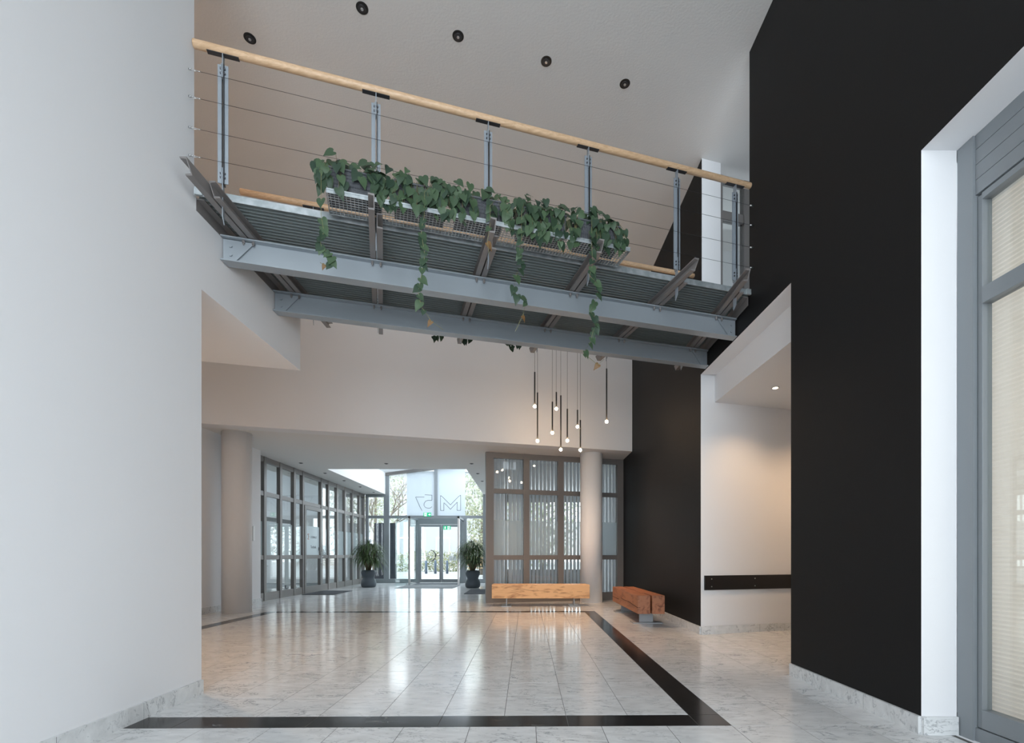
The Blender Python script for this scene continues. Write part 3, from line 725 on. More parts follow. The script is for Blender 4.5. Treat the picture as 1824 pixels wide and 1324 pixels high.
# left office front
FX = -5.82
mp_ = [10.30, 10.89, 11.60, 12.30, 12.78, 13.94, 14.45, 15.11, 15.78, 16.47, 17.17, 17.66]
st = [(y-10.30, .05 if i not in (4, 5) else .045) for i, y in enumerate(mp_)]
skip = {(4, 0), (4, 1), (4, 'p', 0), (4, 'p', 1), (4, 'f')}
lf, ld, ln = grid_wall('window_3', 'long grey framed glass office front on the left leading to the entrance', (FX, 10.30), (0, 1), st, RAILS, ZE, 11, (1.03, 1.79), skip=skip)
# office door
dr = empty('door_1', (FX, 12.825, 0), label='grey framed glass office door in the left glass front', cat='door', kind='structure')
y0, y1 = 12.825, 13.895
for n_, bx in (('stile', (y0, y0+.09, 0.01, 2.36)), ('stile', (y1-.09, y1, 0.01, 2.36)), ('rail', (y0+.09, y1-.09, .01, .18)), ('rail', (y0+.09, y1-.09, .93, 1.03)), ('rail', (y0+.09, y1-.09, 2.26, 2.36))):
    m = MB(); m.box(FX-.07, FX+.015, bx[0], bx[1], bx[2], bx[3]); m.build(n_, 'frame', dr)
for z0, z1 in ((.18, .93), (1.03, 2.26)):
    m = MB(); m.box(FX-.035, FX-.028, y0+.09, y1-.09, z0, z1); m.build('pane', 'glass', dr)
m = MB(); m.box(FX-.027, FX-.026, y0+.09, y1-.09, 1.03, 1.82); m.build('frosted_band', 'film', dr)
m = MB(); m.box(FX+.015, FX+.025, y1-.065, y1-.025, .80, 1.12); m.tube([(FX+.025, y1-.045, .99), (FX+.07, y1-.045, .99), (FX+.07, y1-.19, .99)], .010, 8); m.build('door_handle', 'chrome', dr)
m = MB(); m.box(FX+.0, FX+.012, y1-.19, y1-.12, 1.16, 1.25); m.build('lock_plate', 'dark_metal', dr)
def text(s, size, loc, rot, material, parent, name='lettering', ext=.001, sx=1, align='CENTER'):
    c = bpy.data.curves.new(name, 'FONT'); c.body = s; c.size = size; c.extrude = ext; c.align_x = align; c.align_y = 'CENTER'
    c.materials.append(M[material]); o = bpy.data.objects.new(name, c); COL.objects.link(o); o.parent = parent
    o.location = Vector(loc)-base_of(parent); o.rotation_euler = rot; o.scale = (sx, 1, 1); return o
text('COSMALT', .085, (FX-.02, 13.44, 1.52), (PI/2, 0, PI/2), 'mark', dr)
text('Technik', .11, (FX-.02, 13.42, 1.25), (PI/2, 0, PI/2), 'mark', dr)
m = MB()
for a, b in (((13.07, 1.60), (13.17, 1.60)), ((13.07, 1.60), (13.14, 1.53)), ((13.14, 1.53), (13.07, 1.46)), ((13.07, 1.46), (13.17, 1.46))):
    m.tube([(FX-.022, a[0], a[1]), (FX-.022, b[0], b[1])], .006, 4)
m.build('emblem', 'rust', dr)
# office behind the glass front
w = MB(); w.box(-10.2, -5.95, 8.9, 9.0, 0, ZE); w.box(-10.2, -5.95, 17.75, 17.85, 0, ZE)
struct(w, 'wall_office', 'white', 'white end walls of the office behind the left glass front', 'wall')
w = MB(); w.box(-10.2, -5.9, 9.0, 17.8, ZE-.05, ZE+.25); struct(w, 'ceiling_office', 'ceiling', 'flat ceiling of the office behind the left glass front', 'ceiling')
w = MB(); w.box(-10.2, -5.95, 9.0, 17.8, -.3, -.001); struct(w, 'floor_office', 'officefloor', 'grey floor of the office behind the left glass front', 'floor')
grid_wall('window_4', 'outer window front of the office on the left', (-10.1, 9.0), (0, 1), [(.1+i*1.23, .06) for i in range(8)], [(0, .15), (.9, 1.0), (2.3, 2.38), (3.0, 3.2)], 3.2, 7, None)
for i, (yy_, lab) in enumerate(((11.4, 'pale roller screen inside the office near the first panes of the glass front'), (14.9, 'pale roller screen inside the office beyond the glass door'))):
    t = empty('office_screen', (-7.2, yy_, 0), label=lab, cat='screen')
    m = MB(); m.box(-7.22, -7.18, yy_-.35, yy_+.35, .12, 1.9); m.build('screen_panel', 'plastic', t, bevel=.01)
    for s_ in (-.3, .3):
        m = MB(); m.box(-7.42, -6.98, yy_+s_-.02, yy_+s_+.02, 0, .03); m.box(-7.215, -7.185, yy_+s_-.015, yy_+s_+.015, .03, .14); m.build('foot', 'dark_metal', t)
ob = empty('vertical_blind', (-9.85, 13.4, 2.95), label='white vertical blind at the outer windows of the office on the left', cat='blind')
m = MB(); m.box(-9.87, -9.83, 9.3, 17.5, 2.95, 2.99); m.build('head_rail', 'plastic', ob)
om = MB(); om.box(-.002, .002, -.055, .055, -2.8, 0); ome = om.mesh('slat', 'slat')
for k in range(44):
    if k % 11 in (3, 4, 8): continue
    inst('slat', ome, ob, (0, -4.0+k*.185, 0), (0, 0, .35))
t = empty('office_beam', (-8.2, 13.4, 2.2), label='dark horizontal light track hanging in the office behind the glass front', cat='light track')
m = MB(); m.box(-8.25, -8.15, 9.4, 17.3, 2.12, 2.24); m.build('track', 'frame', t)
for yy_ in (10.5, 13.4, 16.3):
    m = MB(); m.tube([(-8.2, yy_, 2.24), (-8.2, yy_, 3.2)], .008, 6); m.build('hanger', 'dark_metal', t)
t = empty('office_desk', (-7.6, 12.9, 0), label='white desk standing in the office behind the glass door', cat='desk')
m = MB(); m.box(-8.0, -7.2, 12.2, 13.6, .71, .74); m.build('desk_top', 'plastic', t, bevel=.004)
for a in (-7.95, -7.25):
    for b in (12.25, 13.55):
        m = MB(); m.box(a-.02, a+.02, b-.02, b+.02, 0, .71); m.build('leg', 'dark_metal', t)
m = MB(); m.box(-7.62, -7.58, 12.6, 13.15, .84, 1.2); m.box(-7.62, -7.59, 12.85, 12.9, .755, .9); m.box(-7.7, -7.5, 12.75, 13.0, .742, .755)
tag(m.build('monitor', 'dark_metal'), 'dark computer monitor on the white office desk', 'monitor')

# entrance facade
EY = 17.7
en = empty('window_5', (-3.5, EY, 0), label='tall grey framed glass entrance facade with frosted upper panes', cat='glazed wall', kind='structure')
def eb(name, x0, x1, z0, z1, y0=EY, y1=EY+.1, material='frame_cool'):
    m = MB(); m.box(x0, x1, y0, y1, z0, z1); return m.build(name, material, en)
for x0, x1, z1 in ((-5.80, -5.70, ZE), (-5.13, -4.93, 4.05), (-3.285, -3.165, 4.4), (-1.5, -1.38, ZE+.3)): eb('mullion', x0, x1, 2.47 if x0 == -3.285 else 0, z1)
for x0, x1 in ((-5.70, -5.13), (-4.93, -3.285), (-3.285, -1.5)): eb('transom', x0, x1, 2.37, 2.47)
eb('transom', -5.70, -5.13, 3.15, ZE); eb('transom', -5.70, -5.13, .0, .15); eb('transom', -4.93, -3.96, 0, .15); eb('transom', -2.09, -1.5, 0, .15)
eb('mullion', -3.96, -3.82, 0, 2.37); eb('mullion', -2.36, -2.09, 0, 2.37); eb('door_head', -3.82, -2.36, 2.15, 2.37)
m = MB(); m.add([(-5.07, EY-.02, 3.92), (-1.48, EY-.02, 4.40), (-1.48, EY+.12, 4.40), (-5.07, EY+.12, 3.92), (-5.07, EY-.02, 4.06), (-1.48, EY-.02, 4.56), (-1.48, EY+.12, 4.56), (-5.07, EY+.12, 4.06)],
    [(0, 3, 2, 1), (4, 5, 6, 7), (0, 1, 5, 4), (1, 2, 6, 5), (2, 3, 7, 6), (3, 0, 4, 7)]); m.build('gable_beam', 'frame', en)
def pane(x0, x1, z0, z1): eb('pane', x0, x1, z0, z1, EY+.045, EY+.053, 'glass')
pane(-5.70, -5.13, .15, 2.37); pane(-5.70, -5.13, 2.47, 3.15); pane(-4.93, -3.96, .15, 2.37); pane(-2.09, -1.5, .15, 2.37)
for x0, x1, za, zb in ((-4.93, -3.285, 3.95, 4.17), (-3.165, -1.5, 4.18, 4.39)):
    m = MB(); m.add([(x0, EY+.045, 2.47), (x1, EY+.045, 2.47), (x1, EY+.045, zb), (x0, EY+.045, za), (x0, EY+.053, 2.47), (x1, EY+.053, 2.47), (x1, EY+.053, zb), (x0, EY+.053, za)],
        [(0, 1, 2, 3), (7, 6, 5, 4), (0, 4, 5, 1), (1, 5, 6, 2), (2, 6, 7, 3), (3, 7, 4, 0)]); m.build('pane', 'glass', en)
eb('frosted_film', -4.29, -3.30, 2.47, 4.10, EY+.0400, EY+.0405, 'film_white'); eb('frosted_film', -3.165, -2.15, 2.47, 4.25, EY+.0400, EY+.0405, 'film_white')
# outlined characters on the frosted film, seen mirrored from inside (7 5 M)
def ex(c): return (730+c*.0755-933)*EY/F
def ez(c): return CAMH+(988-(830+c*.0755))*EY/F
def outline(name, strokes):
    m = MB()
    for ps in strokes:
        for (a, b), (c, d_) in zip(ps[:-1], ps[1:]):
            L = math.hypot(c-a, d_-b); n = max(1, int(L/26))
            for i in range(n):
                t0, t1 = i/n, (i+.8)/n
                A = Vector((ex(a+(c-a)*t0), EY+.037, ez(b+(d_-b)*t0))); B = Vector((ex(a+(c-a)*t1), EY+.037, ez(b+(d_-b)*t1)))
                m.tube([A, B], .009, 4, smooth=False)
    return m.build(name, 'mark', en)
outline('outlined_letter', [[(720, 1055), (720, 700), (765, 730), (955, 920), (1150, 720), (1195, 690), (1195, 1050), (1110, 1050), (1115, 855), (955, 1025), (860, 925), (800, 870), (800, 1055), (720, 1055)]])
outline('outlined_numeral', [[(515, 690), (345, 680)], [(515, 690), (515, 815), (430, 812), (370, 830), (335, 880), (325, 930), (360, 980), (420, 1000), (480, 995), (520, 960)]])
outline('outlined_numeral', [[(335, 735), (130, 735), (180, 850), (240, 980), (285, 1060)]])
# entrance door leaves
def leaf(x0, x1, lab, name):
    t = empty(name, (x0, EY, 0), label=lab, cat='door', kind='structure')
    for n_, b in (('stile', (x0, x0+.06, .02, 2.14)), ('stile', (x1-.06, x1, .02, 2.14)), ('rail', (x0+.06, x1-.06, .02, .14)), ('rail', (x0+.06, x1-.06, 2.06, 2.14))):
        m = MB(); m.box(b[0], b[1], EY+.01, EY+.07, b[2], b[3]); m.build(n_, 'frame_cool', t)
    m = MB(); m.box(x0+.06, x1-.06, EY+.035, EY+.043, .14, 2.06); m.build('pane', 'glass', t)
    return t
d2 = leaf(-3.82, -3.03, 'left leaf of the glass entrance door with a curved pull handle', 'door_2')
d3 = leaf(-3.02, -2.36, 'right leaf of the glass entrance door under the green exit sign', 'door_3')
arc = [(-3.42+.20*math.sin(a), EY-.05, 1.0+.20*math.cos(a)) for a in [PI*k/12 for k in range(13)]]
m = MB(); m.tube(arc, [.006+.016*math.sin(PI*k/12) for k in range(13)], 8); m.tube([(-3.22, EY-.05, 1.0), (-3.06, EY+.01, 1.0)], .009, 6); m.build('door_handle', 'dark_metal', d2)
for k in range(2):
    m = MB(); m.box(-2.74+k*.135, -2.62+k*.135, EY+.028, EY+.033, .82, .99); m.build('notice_sheet', 'plastic', d3)
# vestibule
ve = empty('glass_vestibule', (-3.05, 16.4, 0), label='glass draught lobby standing in front of the entrance door', cat='vestibule')
VY = 16.4
def vb_(name, b, material): m = MB(); m.box(*b); return m.build(name, material, ve)
vb_('post', (-2.25, -2.19, VY, VY+.06, 0, 2.34), 'chrome'); vb_('post', (-3.92, -3.86, VY, VY+.06, 0, 2.34), 'chrome')
vb_('top_frame', (-4.15, -2.19, VY, VY+.06, 2.28, 2.34), 'frame_cool'); vb_('top_frame', (-2.25, -2.19, VY+.06, EY, 2.28, 2.34), 'frame_cool'); vb_('top_frame', (-3.92, -3.86, VY+.06, EY, 2.28, 2.34), 'frame_cool')
vb_('roof_pane', (-3.9, -2.2, VY+.05, EY-.01, 2.34, 2.35), 'glass_green')
vb_('side_pane', (-2.225, -2.215, VY+.06, EY-.01, .03, 2.28), 'glass_green'); vb_('side_pane', (-3.895, -3.885, VY+.06, EY-.01, .03, 2.28), 'glass_green')
vb_('threshold', (-3.9, -2.2, VY+.01, VY+.05, 0, .012), 'chrome')
gd = empty('door_4', (-3.92, VY-.01, 0), label='frameless glass door standing open to the left of the vestibule', cat='door', kind='structure')
gdir = Vector((-.26, -.67, 0)).normalized(); gn = Vector((-gdir.y, gdir.x, 0))
m = MB(); m.obox(gdir*.02+Vector((0, 0, .01)), gdir*.70, gn*.01, (0, 0, 2.26)); m.build('pane', 'glass_green', gd, local=True)
for s_ in (-1, 1):
    q = gdir*.62+gn*(.045*s_); m = MB(); m.tube([gdir*.62+Vector((0, 0, .86))+gn*(.005), q+Vector((0, 0, .86)), q+Vector((0, 0, 1.16)), gdir*.62+Vector((0, 0, 1.16))+gn*.005], .010, 6); m.build('pull_handle', 'chrome', gd, local=True)
for z in (.02, 2.2):
    m = MB(); m.obox(gdir*.0+gn*(-.012)+Vector((0, 0, z)), gdir*.12, gn*.035, (0, 0, .06)); m.build('hinge', 'chrome', gd, local=True)
# exit signs
def exit_sign(x, y, z, lab, w_=.26, h_=.13, down=False):
    t = empty('exit_sign', (x, y, z), label=lab, cat='exit sign', group='green exit signs')
    m = MB(); m.box(-w_/2, w_/2, -.01, .01, -h_/2, h_/2); m.build('sign_plate', 'green', t, local=True)
    m = MB(); y_ = -.0115
    def quad(ps): m.add([(a, y_, b) for a, b in ps]+[(a, y_-.001, b) for a, b in ps], [tuple(range(len(ps))), tuple(range(len(ps), 2*len(ps)))[::-1]]+[(i, (i+1) % len(ps), len(ps)+(i+1) % len(ps), len(ps)+i) for i in range(len(ps))])
    if down: quad([(-.08, .045), (-.05, .045), (-.05, 0), (-.025, 0), (-.065, -.05), (-.105, 0), (-.08, 0)])
    else: quad([(.035, .012), (.075, .012), (.075, .045), (.115, 0), (.075, -.045), (.075, -.012), (.035, -.012)])
    ox = .06 if down else -.06
    quad([(ox-.04, -.055), (ox+.04, -.055), (ox+.04, .055), (ox-.04, .055)])
    m.build('pictogram', 'signwhite', t, local=True)
    m = MB(); y_ = -.013
    quad([(ox-.012, .045), (ox+.008, .045), (ox+.008, .03), (ox-.012, .03)]); quad([(ox-.02, .025), (ox+.015, .02), (ox+.005, -.01), (ox-.012, -.01)])
    quad([(ox-.012, -.01), (ox+.0, -.01), (ox-.02, -.045), (ox-.03, -.045)]); quad([(ox, -.01), (ox+.008, -.01), (ox+.028, -.04), (ox+.018, -.045)])
    m.build('running_figure', 'green', t, local=True); return t
exit_sign(-3.27, VY-.012, 2.40, 'white and green exit sign on top of the glass vestibule')
exit_sign(-2.80, EY-.08, 2.02, 'green exit sign with a down arrow on the right entrance door leaf', .27, .13, True)
# mats
m = MB(); m.box(-5.74, -4.92, 12.5, 13.87, 0, .012); tag(m.build('doormat', 'mat'), 'dark grey doormat in front of the office door', 'doormat')
m = MB(); m.prism([(-4.0, 14.95), (-2.2, 14.95), (-2.15, 16.35), (-3.9, 16.35)], 0, .01); tag(m.build('doormat', 'matlight'), 'pale grey doormat in front of the glass vestibule', 'doormat')
m = MB(); m.box(-1.58, -.82, 12.75, 14.45, 0, .012); tag(m.build('doormat', 'mat'), 'grey doormat in front of the right potted plant', 'doormat')
m = MB(); m.box(-3.84, -2.28, VY+.08, EY-.02, 0, .012); tag(m.build('doormat', 'mat'), 'dark doormat inside the glass vestibule', 'doormat')

# potted plants
def potted(x, y, lab, seed, s=1.0, h=1.55):
    rnd = random.Random(seed); t = empty('potted_palm', (x, y, 0), label=lab, cat='potted plant', group='potted palms beside the entrance')
    prof = [(.19, 0), (.222, .03), (.238, .09), (.236, .15), (.215, .22), (.180, .28), (.182, .33), (.215, .40), (.230, .45), (.228, .50), (.20, .545), (.17, .55), (.165, .50)]
    m = MB(); m.lathe([(r*s, z*s) for r, z in prof], seg=32); m.build('pot', 'pot', t, local=True)
    m = MB(); m.lathe([(.178*s, .50*s), (.178*s, .525*s)], seg=24); m.build('soil', 'soil', t, local=True)
    heads = [(0, 0, h*.90), (.12, .05, h*.82), (-.16, -.04, h*.80), (.22, -.06, h*.70), (-.05, .1, h*.76), (-.26, .03, h*.68), (.05, -.16, h*.60), (-.10, -.12, h*.56), (.2, .08, h*.54)]
    fol = MB()
    for i, (hx, hy, hz) in enumerate(heads):
        m = MB(); m.tube([(hx*.15, hy*.15, .51*s), (hx*.5, hy*.5, .75), (hx, hy, hz)], [.045-.004*i, .026, .016], 8); m.build('trunk', 'bark', t, local=True)
        for k in range(95):
            a = rnd.uniform(0, 2*PI); L = rnd.uniform(.42, .64); up = rnd.uniform(-.1, .95); p = Vector((hx, hy, hz+rnd.uniform(-.1, .05)))
            d = Vector((math.cos(a), math.sin(a), up)).normalized(); side = Vector((-math.sin(a), math.cos(a), 0)); w0 = rnd.uniform(.007, .011)
            vs = []; q = p.copy(); dd = d.copy()
            for j in range(6):
                ww = w0*(1, 1.1, 1, .8, .5, .08)[j]; vs += [q-side*ww, q+side*ww]
                q = q+dd*(L/5); dd = (dd+Vector((0, 0, -.42))).normalized()
            fol.add(vs, [(2*j, 2*j+1, 2*j+3, 2*j+2) for j in range(5)], 0, True)
    tag(fol.build('foliage', 'palmleaf', t, local=True), kind='stuff')
potted(-4.96, 15.45, 'palm with drooping leaves in a slate pot left of the vestibule', 1)
potted(-1.60, 15.15, 'palm with drooping leaves in a slate pot right of the vestibule', 2)

# ------------------------------------------------------------------ benches
def jag(m, pts, w=.006):      # dark drying cracks as thin recessed-looking slivers
    pass
def bench1():
    t = empty('wooden_bench', (.34, 9.68, 0), label='pale oak beam bench in front of the glazed partition', cat='bench', group='beam benches')
    x0, x1, y0 = -.641, 1.321, 9.68
    for yy0, yy1 in ((y0, y0+.187), (y0+.213, y0+.40)):
        m = MB(); m.box(x0 if yy0 == y0 else x0+.01, x1 if yy0 == y0 else x1-.03, yy0, yy1, .165, .44); b = m.build('seat_beam', 'oak', t, bevel=.004)
        if yy0 == y0:
            cr_ = MB(); sh = lambda c: x0+(c-133)/1447*(x1-x0); zh = lambda c: .44-(c-95)/205*.275
            for line, wd in (([(420, 185), (500, 165), (580, 160), (660, 175), (760, 188), (830, 185)], .004), ([(900, 198), (985, 200)], .008), ([(1040, 210), (1110, 207)], .008), ([(1150, 214), (1230, 212)], .007), ([(1280, 206), (1330, 206)], .007), ([(1390, 198), (1470, 199)], .007), ([(1510, 217), (1560, 208)], .005)):
                cr_.tube([(sh(a), y0+.0005, zh(b_)) for a, b_ in line], [wd*.3]+[wd*.6]*(len(line)-2)+[wd*.3], 6)
            cr_.build('crack', 'crack', t)
    for a in (-.448, .919):
        m = MB(); m.box(a, a+.2, y0-.025, y0+.425, 0, .012); m.build('foot_plate', 'foot', t, bevel=.002)
        m = MB(); m.box(a+.093, a+.107, y0+.10, y0+.31, .012, .165); m.build('leg', 'foot', t)
def bench2():
    t = empty('wooden_bench', (1.88, 7.13, 0), label='reddish brown beam bench with a split along its length beside the black wall', cat='bench', group='beam benches')
    y0, y1 = 7.13, 9.14
    for xa, xb in ((1.68, 1.867), (1.893, 2.08)):
        m = MB(); m.box(xa, xb, y0, y1, .168, .44); m.build('seat_beam', 'redoak', t, bevel=.004)
    cr_ = MB(); cr_.tube([(1.679, y0, .262), (1.679, y0+.25, .272), (1.679, y0+.6, .292), (1.679, y0+1.0, .285), (1.679, y0+1.2, .30)], .004, 6)
    cr_.tube([(1.679, y0+1.4, .262), (1.679, y0+1.7, .255), (1.679, y1, .26)], .004, 6); cr_.tube([(1.679, y0-.0005, .262), (1.72, y0-.0005, .262)], .003, 6)
    cr_.tube([(1.97, y0-.0005, .29), (2.02, y0-.0005, .282), (2.075, y0-.0005, .284)], .0025, 6)
    cr_.build('crack', 'crack', t)
    for b in (7.33, 8.72):
        m = MB(); m.box(1.657, 2.107, b, b+.22, 0, .012); m.build('foot_plate', 'foot', t, bevel=.002)
        m = MB(); m.box(1.775, 1.985, b+.10, b+.114, .012, .168); m.build('leg', 'foot', t)
bench1(); bench2()

# ------------------------------------------------------------------ niche board, light strip, switch
nb_ = empty('wall_board', (2.36, ys(2.36), .58), label='long black bumper board on the white wall of the lit opening', cat='wall board')
dN = Vector((math.cos(SK), math.sin(SK), 0)); nN = Vector((math.sin(SK), -math.cos(SK), 0))
m = MB(); m.obox(nN*.004, dN*2.2, nN*.02, (0, 0, .19)); m.build('board', 'rail', nb_, local=True, bevel=.002)
for k in range(4):
    for z in (.045, .145):
        q = dN*(.10+k*.68)+nN*.024; m = MB(); m.tube([q+Vector((0, 0, z)), q+nN*.003+Vector((0, 0, z))], .008, 10); m.build('screw', 'chrome', nb_, local=True)
m = MB(); m.box(-5.575, -5.555, 9.93, 9.99, 1.33, 1.63); tag(m.build('wall_sign', 'plastic', bevel=.003), 'narrow pale sign plate on the wall right of the left column', 'sign')

# ------------------------------------------------------------------ glazed front at the right edge
g = empty('window_6', (2.53, 2.814, 0), label='cool grey framed glazed door front at the right edge', cat='glazed wall', kind='structure')
def rb_(name, y0, y1, z0, z1, x0=2.53, x1=2.62, material='frame_cool', bevel=0): m = MB(); m.box(x0, x1, y0, y1, z0, z1); return m.build(name, material, g, bevel=bevel)
rb_('mullion', 2.714, 2.812, 0, 3.398, 2.522, 2.62)
for k in range(4): rb_('header_board', .45, 2.713, 3.06+k*.085+.003, 3.06+(k+1)*.085, 2.535, 2.62)
rb_('sill_board', .45, 2.713, 0, .075, 2.535, 2.60)
ya = [2.712, 1.60, .50]
for k in range(2):
    a, b = ya[k+1], ya[k]-.002
    rb_('stile', b-.028, b, .08, 3.05, 2.545, 2.60, bevel=.002); rb_('stile', a, a+.028, .08, 3.05, 2.545, 2.60, bevel=.002)
    for z0, z1 in ((.08, .185), (2.44, 2.53), (3.02, 3.055)): rb_('transom', a+.028, b-.028, z0, z1, 2.54, 2.60, bevel=.002)
    rb_('pane', a+.028, b-.028, .185, 2.44, 2.572, 2.58, 'glass'); rb_('pane', a+.028, b-.028, 2.53, 3.02, 2.572, 2.58, 'glass')
pb = empty('pleated_blind', (2.66, 1.6, 0), label='cream pleated blind behind the glazed front at the right edge', cat='blind')
m = MB(); n = 230; vs = []
for k in range(n+1):
    z = .1+2.95*k/n; x = 2.66+(.003 if k % 2 else -.003); vs += [(x, .45, z), (x, 2.80, z)]
m.add(vs, [(2*k, 2*k+1, 2*k+3, 2*k+2) for k in range(n)]); m.build('pleated_fabric', 'pleat', pb)
m = MB(); m.box(2.63, 2.70, .45, 2.80, 3.05, 3.09); m.build('head_rail', 'plastic', pb)
area('daylight_behind_blind', (3.3, 1.6, 1.7), (-1, 0, 0), 2.2, 2.8, 20, (1, .94, .88))
w = MB(); w.box(2.62, 3.6, .3, .4, 0, 3.5); w.box(2.62, 3.6, 2.815, 2.9, 0, 3.5); w.box(3.5, 3.6, .4, 2.9, 0, 3.5); w.box(2.52, 3.6, .3, 2.9, 3.40, 3.5); w.box(2.5, 3.6, .3, 2.9, -.1, 0)
struct(w, 'wall_side_room', 'white', 'white room behind the glazed front at the right edge', 'wall')

# upper right window beyond the bridge
q0 = Vector((2.60, 6.44, 0)); 
uw, ud, un = grid_wall('window_7', 'grey framed window high up beyond the right end of the footbridge', (2.60, 6.42), (math.cos(SK), math.sin(SK)),
    [(.02, .03), (.44, .05), (1.3, .05)], [(3.72, 3.80), (5.52, 5.64), (6.02, 6.10)], 6.10, 2, None, fmat='frame')
w = MB(); w.box(5.0, 5.2, 3.3, 8, 3.72, 6.3); w.box(2.52, 5.2, 3.2, 3.3, 3.72, 6.3); struct(w, 'wall_upper_corridor', 'white', 'white walls of the upper corridor beyond the right end of the footbridge', 'wall')
w = MB(); w.box(2.6, 5.2, 8.2, 8.3, 3.72, 6.3); struct(w, 'wall_upper_room', 'white', 'pale wall of the room behind the high right window', 'wall')
area('daylight_upper_room', (3.7, 7.9, 5.2), (0, -1, -.2), 1.8, 1.6, 12, DAY)
area('daylight_upper_corridor', (3.8, 3.6, 5.2), (-.3, 1, 0), 1.5, 2.0, 18, DAY)

# rear wall behind the camera: one tall window
w = MB(); w.box(XL, -2.25, -6.1, -6.0, 0, 6.2); w.box(2.15, XR, -6.1, -6.0, 0, 6.2); w.box(-2.25, 2.15, -6.1, -6.0, 6.0, 6.2); w.box(-2.25, 2.15, -6.1, -6.0, 0, .3)
struct(w, 'wall_rear', 'white', 'white wall framing the tall window behind the camera', 'wall')

# ------------------------------------------------------------------ outdoors
m = MB(); m.box(-40, 30, 17.95, 70, -.35, -.05); struct(m, 'ground', 'pave', 'pale paved forecourt outside the entrance', 'ground')
m = MB(); m.box(-40, -10.3, -10, 17.95, -.35, -.05); struct(m, 'ground_side', 'pave', 'pale paved ground outside the office windows', 'ground')
b = empty('building', (-6, 44, -.05), label='pale rendered building across the forecourt', cat='building')
m = MB(); m.box(-18, 2, 44, 52, -.05, 8.5); m.build('wall', 'render', b)
m = MB(); m.add([(-18.4, 43.6, 8.5), (2.4, 43.6, 8.5), (2.4, 52.4, 8.5), (-18.4, 52.4, 8.5), (-18.4, 48, 10.5), (2.4, 48, 10.5)], [(0, 1, 5, 4), (2, 3, 4, 5), (0, 4, 3), (1, 2, 5), (0, 3, 2, 1)]); m.build('roof', 'frame_cool', b)
for x in (-15, -11.5, -8, -4.5, -1):
    for z in (1.0, 4.6):
        m = MB(); m.box(x, x+1.3, 43.93, 44.01, z, z+1.6); wdw = m.build('window', 'plastic', b)
        m = MB(); m.box(x+.1, x+1.2, 43.9, 43.93, z+.1, z+1.5); m.build('pane', 'render', wdw)
def foliage(name, c, rad, n, seed, material, lab, cat, size=.16, trunk=None):
    rnd = random.Random(seed); t = empty(name, (c[0], c[1], -.05), label=lab, cat=cat); m = MB()
    for _ in range(n):
        while True:
            p = Vector((rnd.uniform(-1, 1), rnd.uniform(-1, 1), rnd.uniform(-1, 1)))
            if p.length < 1: break
        q = Vector((c[0]+p.x*rad[0], c[1]+p.y*rad[1], c[2]+p.z*rad[2])); a = Vector((rnd.uniform(-1, 1), rnd.uniform(-1, 1), rnd.uniform(-1, 1))).normalized()
        b_ = a.orthogonal().normalized(); s_ = size*rnd.uniform(.5, 1.1)
        m.add([q-a*s_, q+b_*s_*.5, q+a*s_, q-b_*s_*.5], [(0, 1, 2, 3)])
    tag(m.build('leaves', material, t), kind='stuff')
    if trunk:
        m = MB(); m.tube([(c[0], c[1], -.05), (c[0]+.1, c[1], c[2])], [trunk, trunk*.5], 8); m.build('trunk', 'branch', t)
    return t
foliage('hedge', (-6.0, 31.0, .55), (3.6, .7, .75), 2200, 1, 'hedge', 'low clipped hedge across the forecourt behind the bollards', 'hedge', .10)
foliage('hedge', (-13.5, 31.0, 1.0), (3.0, .9, 1.3), 1800, 5, 'hedge', 'taller hedge far left outside beyond the dark panels', 'hedge', .12)
foliage('leafy_tree', (-2.3, 26.0, 3.6), (1.0, 1.6, 3.4), 2600, 2, 'treeleaf', 'pale green leafy tree outside right of the entrance', 'tree', .11, .14)
foliage('leafy_tree', (-10.2, 33.0, 5.2), (2.2, 2.0, 2.8), 2200, 3, 'treeleaf', 'airy tree outside seen through the left entrance pane', 'tree', .11, .15)
foliage('leafy_tree', (.9, 24.0, 3.0), (2.0, 1.5, 2.6), 2200, 7, 'treeleaf', 'green tree outside behind the room with the blinds', 'tree', .12, .15)
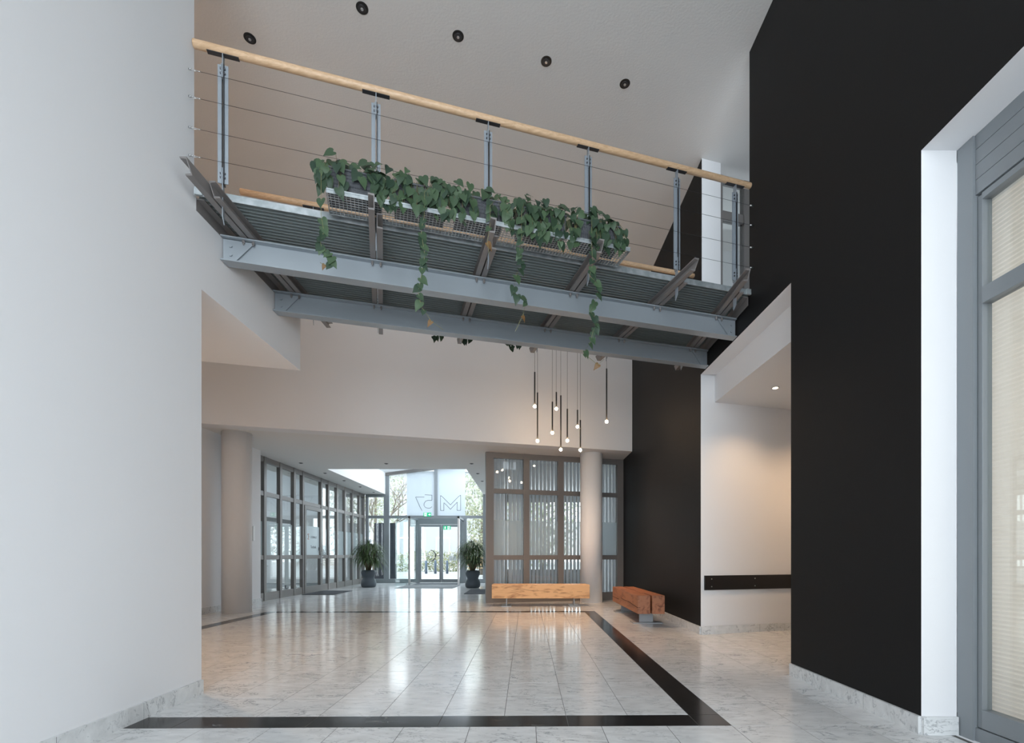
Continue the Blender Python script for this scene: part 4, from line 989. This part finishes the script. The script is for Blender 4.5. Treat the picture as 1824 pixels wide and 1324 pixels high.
# bare tree
t = empty('bare_tree', (-7.6, 25.0, -.05), label='bare branching tree outside left of the vestibule', cat='tree'); rnd = random.Random(11); m = MB()
def br(p, d, L, r, k):
    q = p+d*L; m.tube([p, (p+q)/2+Vector((rnd.uniform(-.05, .05), 0, 0)), q], [r, r*.85, r*.65], 6)
    if k == 0: return
    for _ in range(3): br(p+d*L*rnd.uniform(.55, 1), (d+Vector((rnd.uniform(-.8, .9), rnd.uniform(-.5, .5), rnd.uniform(-.2, .4)))).normalized(), L*rnd.uniform(.55, .8), r*.55, k-1)
br(Vector((-7.6, 25, -.05)), Vector((.1, 0, 1)), 2.2, .12, 4); tag(m.build('branches', 'branch', t))
for px, lab in ((759, 'leftmost blue-grey bollard seen through the left door leaf'), (775.5, 'middle blue-grey bollard outside seen near the door handle'), (796.5, 'blue-grey bollard seen through the right door leaf')):
    X = (px-933)/F*27.5; m = MB(); m.lathe([(.07, 0), (.07, .7), (.055, .74), (.02, .76)], (X, 27.5, -.05), 14); tag(m.build('bollard', 'bollard'), lab, 'bollard', 'bollards in the forecourt')
t = empty('swing_frame', (-5.9, 29, -.05), label='white A-shaped frame outside behind the left door leaf', cat='frame')
for a, b_ in (((-6.4, 29, -.05), (-6.1, 29, 1.9)), ((-5.75, 29, -.05), (-6.1, 29, 1.9))):
    m = MB(); m.tube([a, b_], .04, 8); m.build('leg', 'plastic', t)
m = MB(); m.tube([(-6.3, 29, .7), (-5.87, 29, .7)], .03, 8); m.build('crossbar', 'plastic', t)
for k, (x0, x1) in enumerate(((-5.72, -5.33), (-5.29, -4.88))):
    m = MB(); m.box(x0, x1, 18.5, 18.56, -.05, 2.25); tag(m.build('screen_panel', 'bluegrey'), ('left' if k == 0 else 'right')+' dark blue upright panel outside the entrance, left of the vestibule', 'panel', 'dark panels outside the entrance')
t = empty('garden_bench', (-2.3, 23.0, -.05), label='wooden slatted bench outside right of the entrance', cat='bench')
for k in range(5):
    m = MB(); m.box(-3.0+.0, -1.6, 23.0+k*.09, 23.07+k*.09, .38, .41); m.build('slat', 'woodout', t)
for k in range(4):
    m = MB(); m.box(-3.0, -1.6, 23.46, 23.49, .50+k*.11, .59+k*.11); m.build('slat', 'woodout', t)
for x in (-2.9, -1.7):
    m = MB(); m.box(x-.03, x+.03, 23.02, 23.46, -.05, .38); m.box(x-.03, x+.03, 23.49, 23.53, -.05, .95); m.build('leg', 'dark_metal', t)
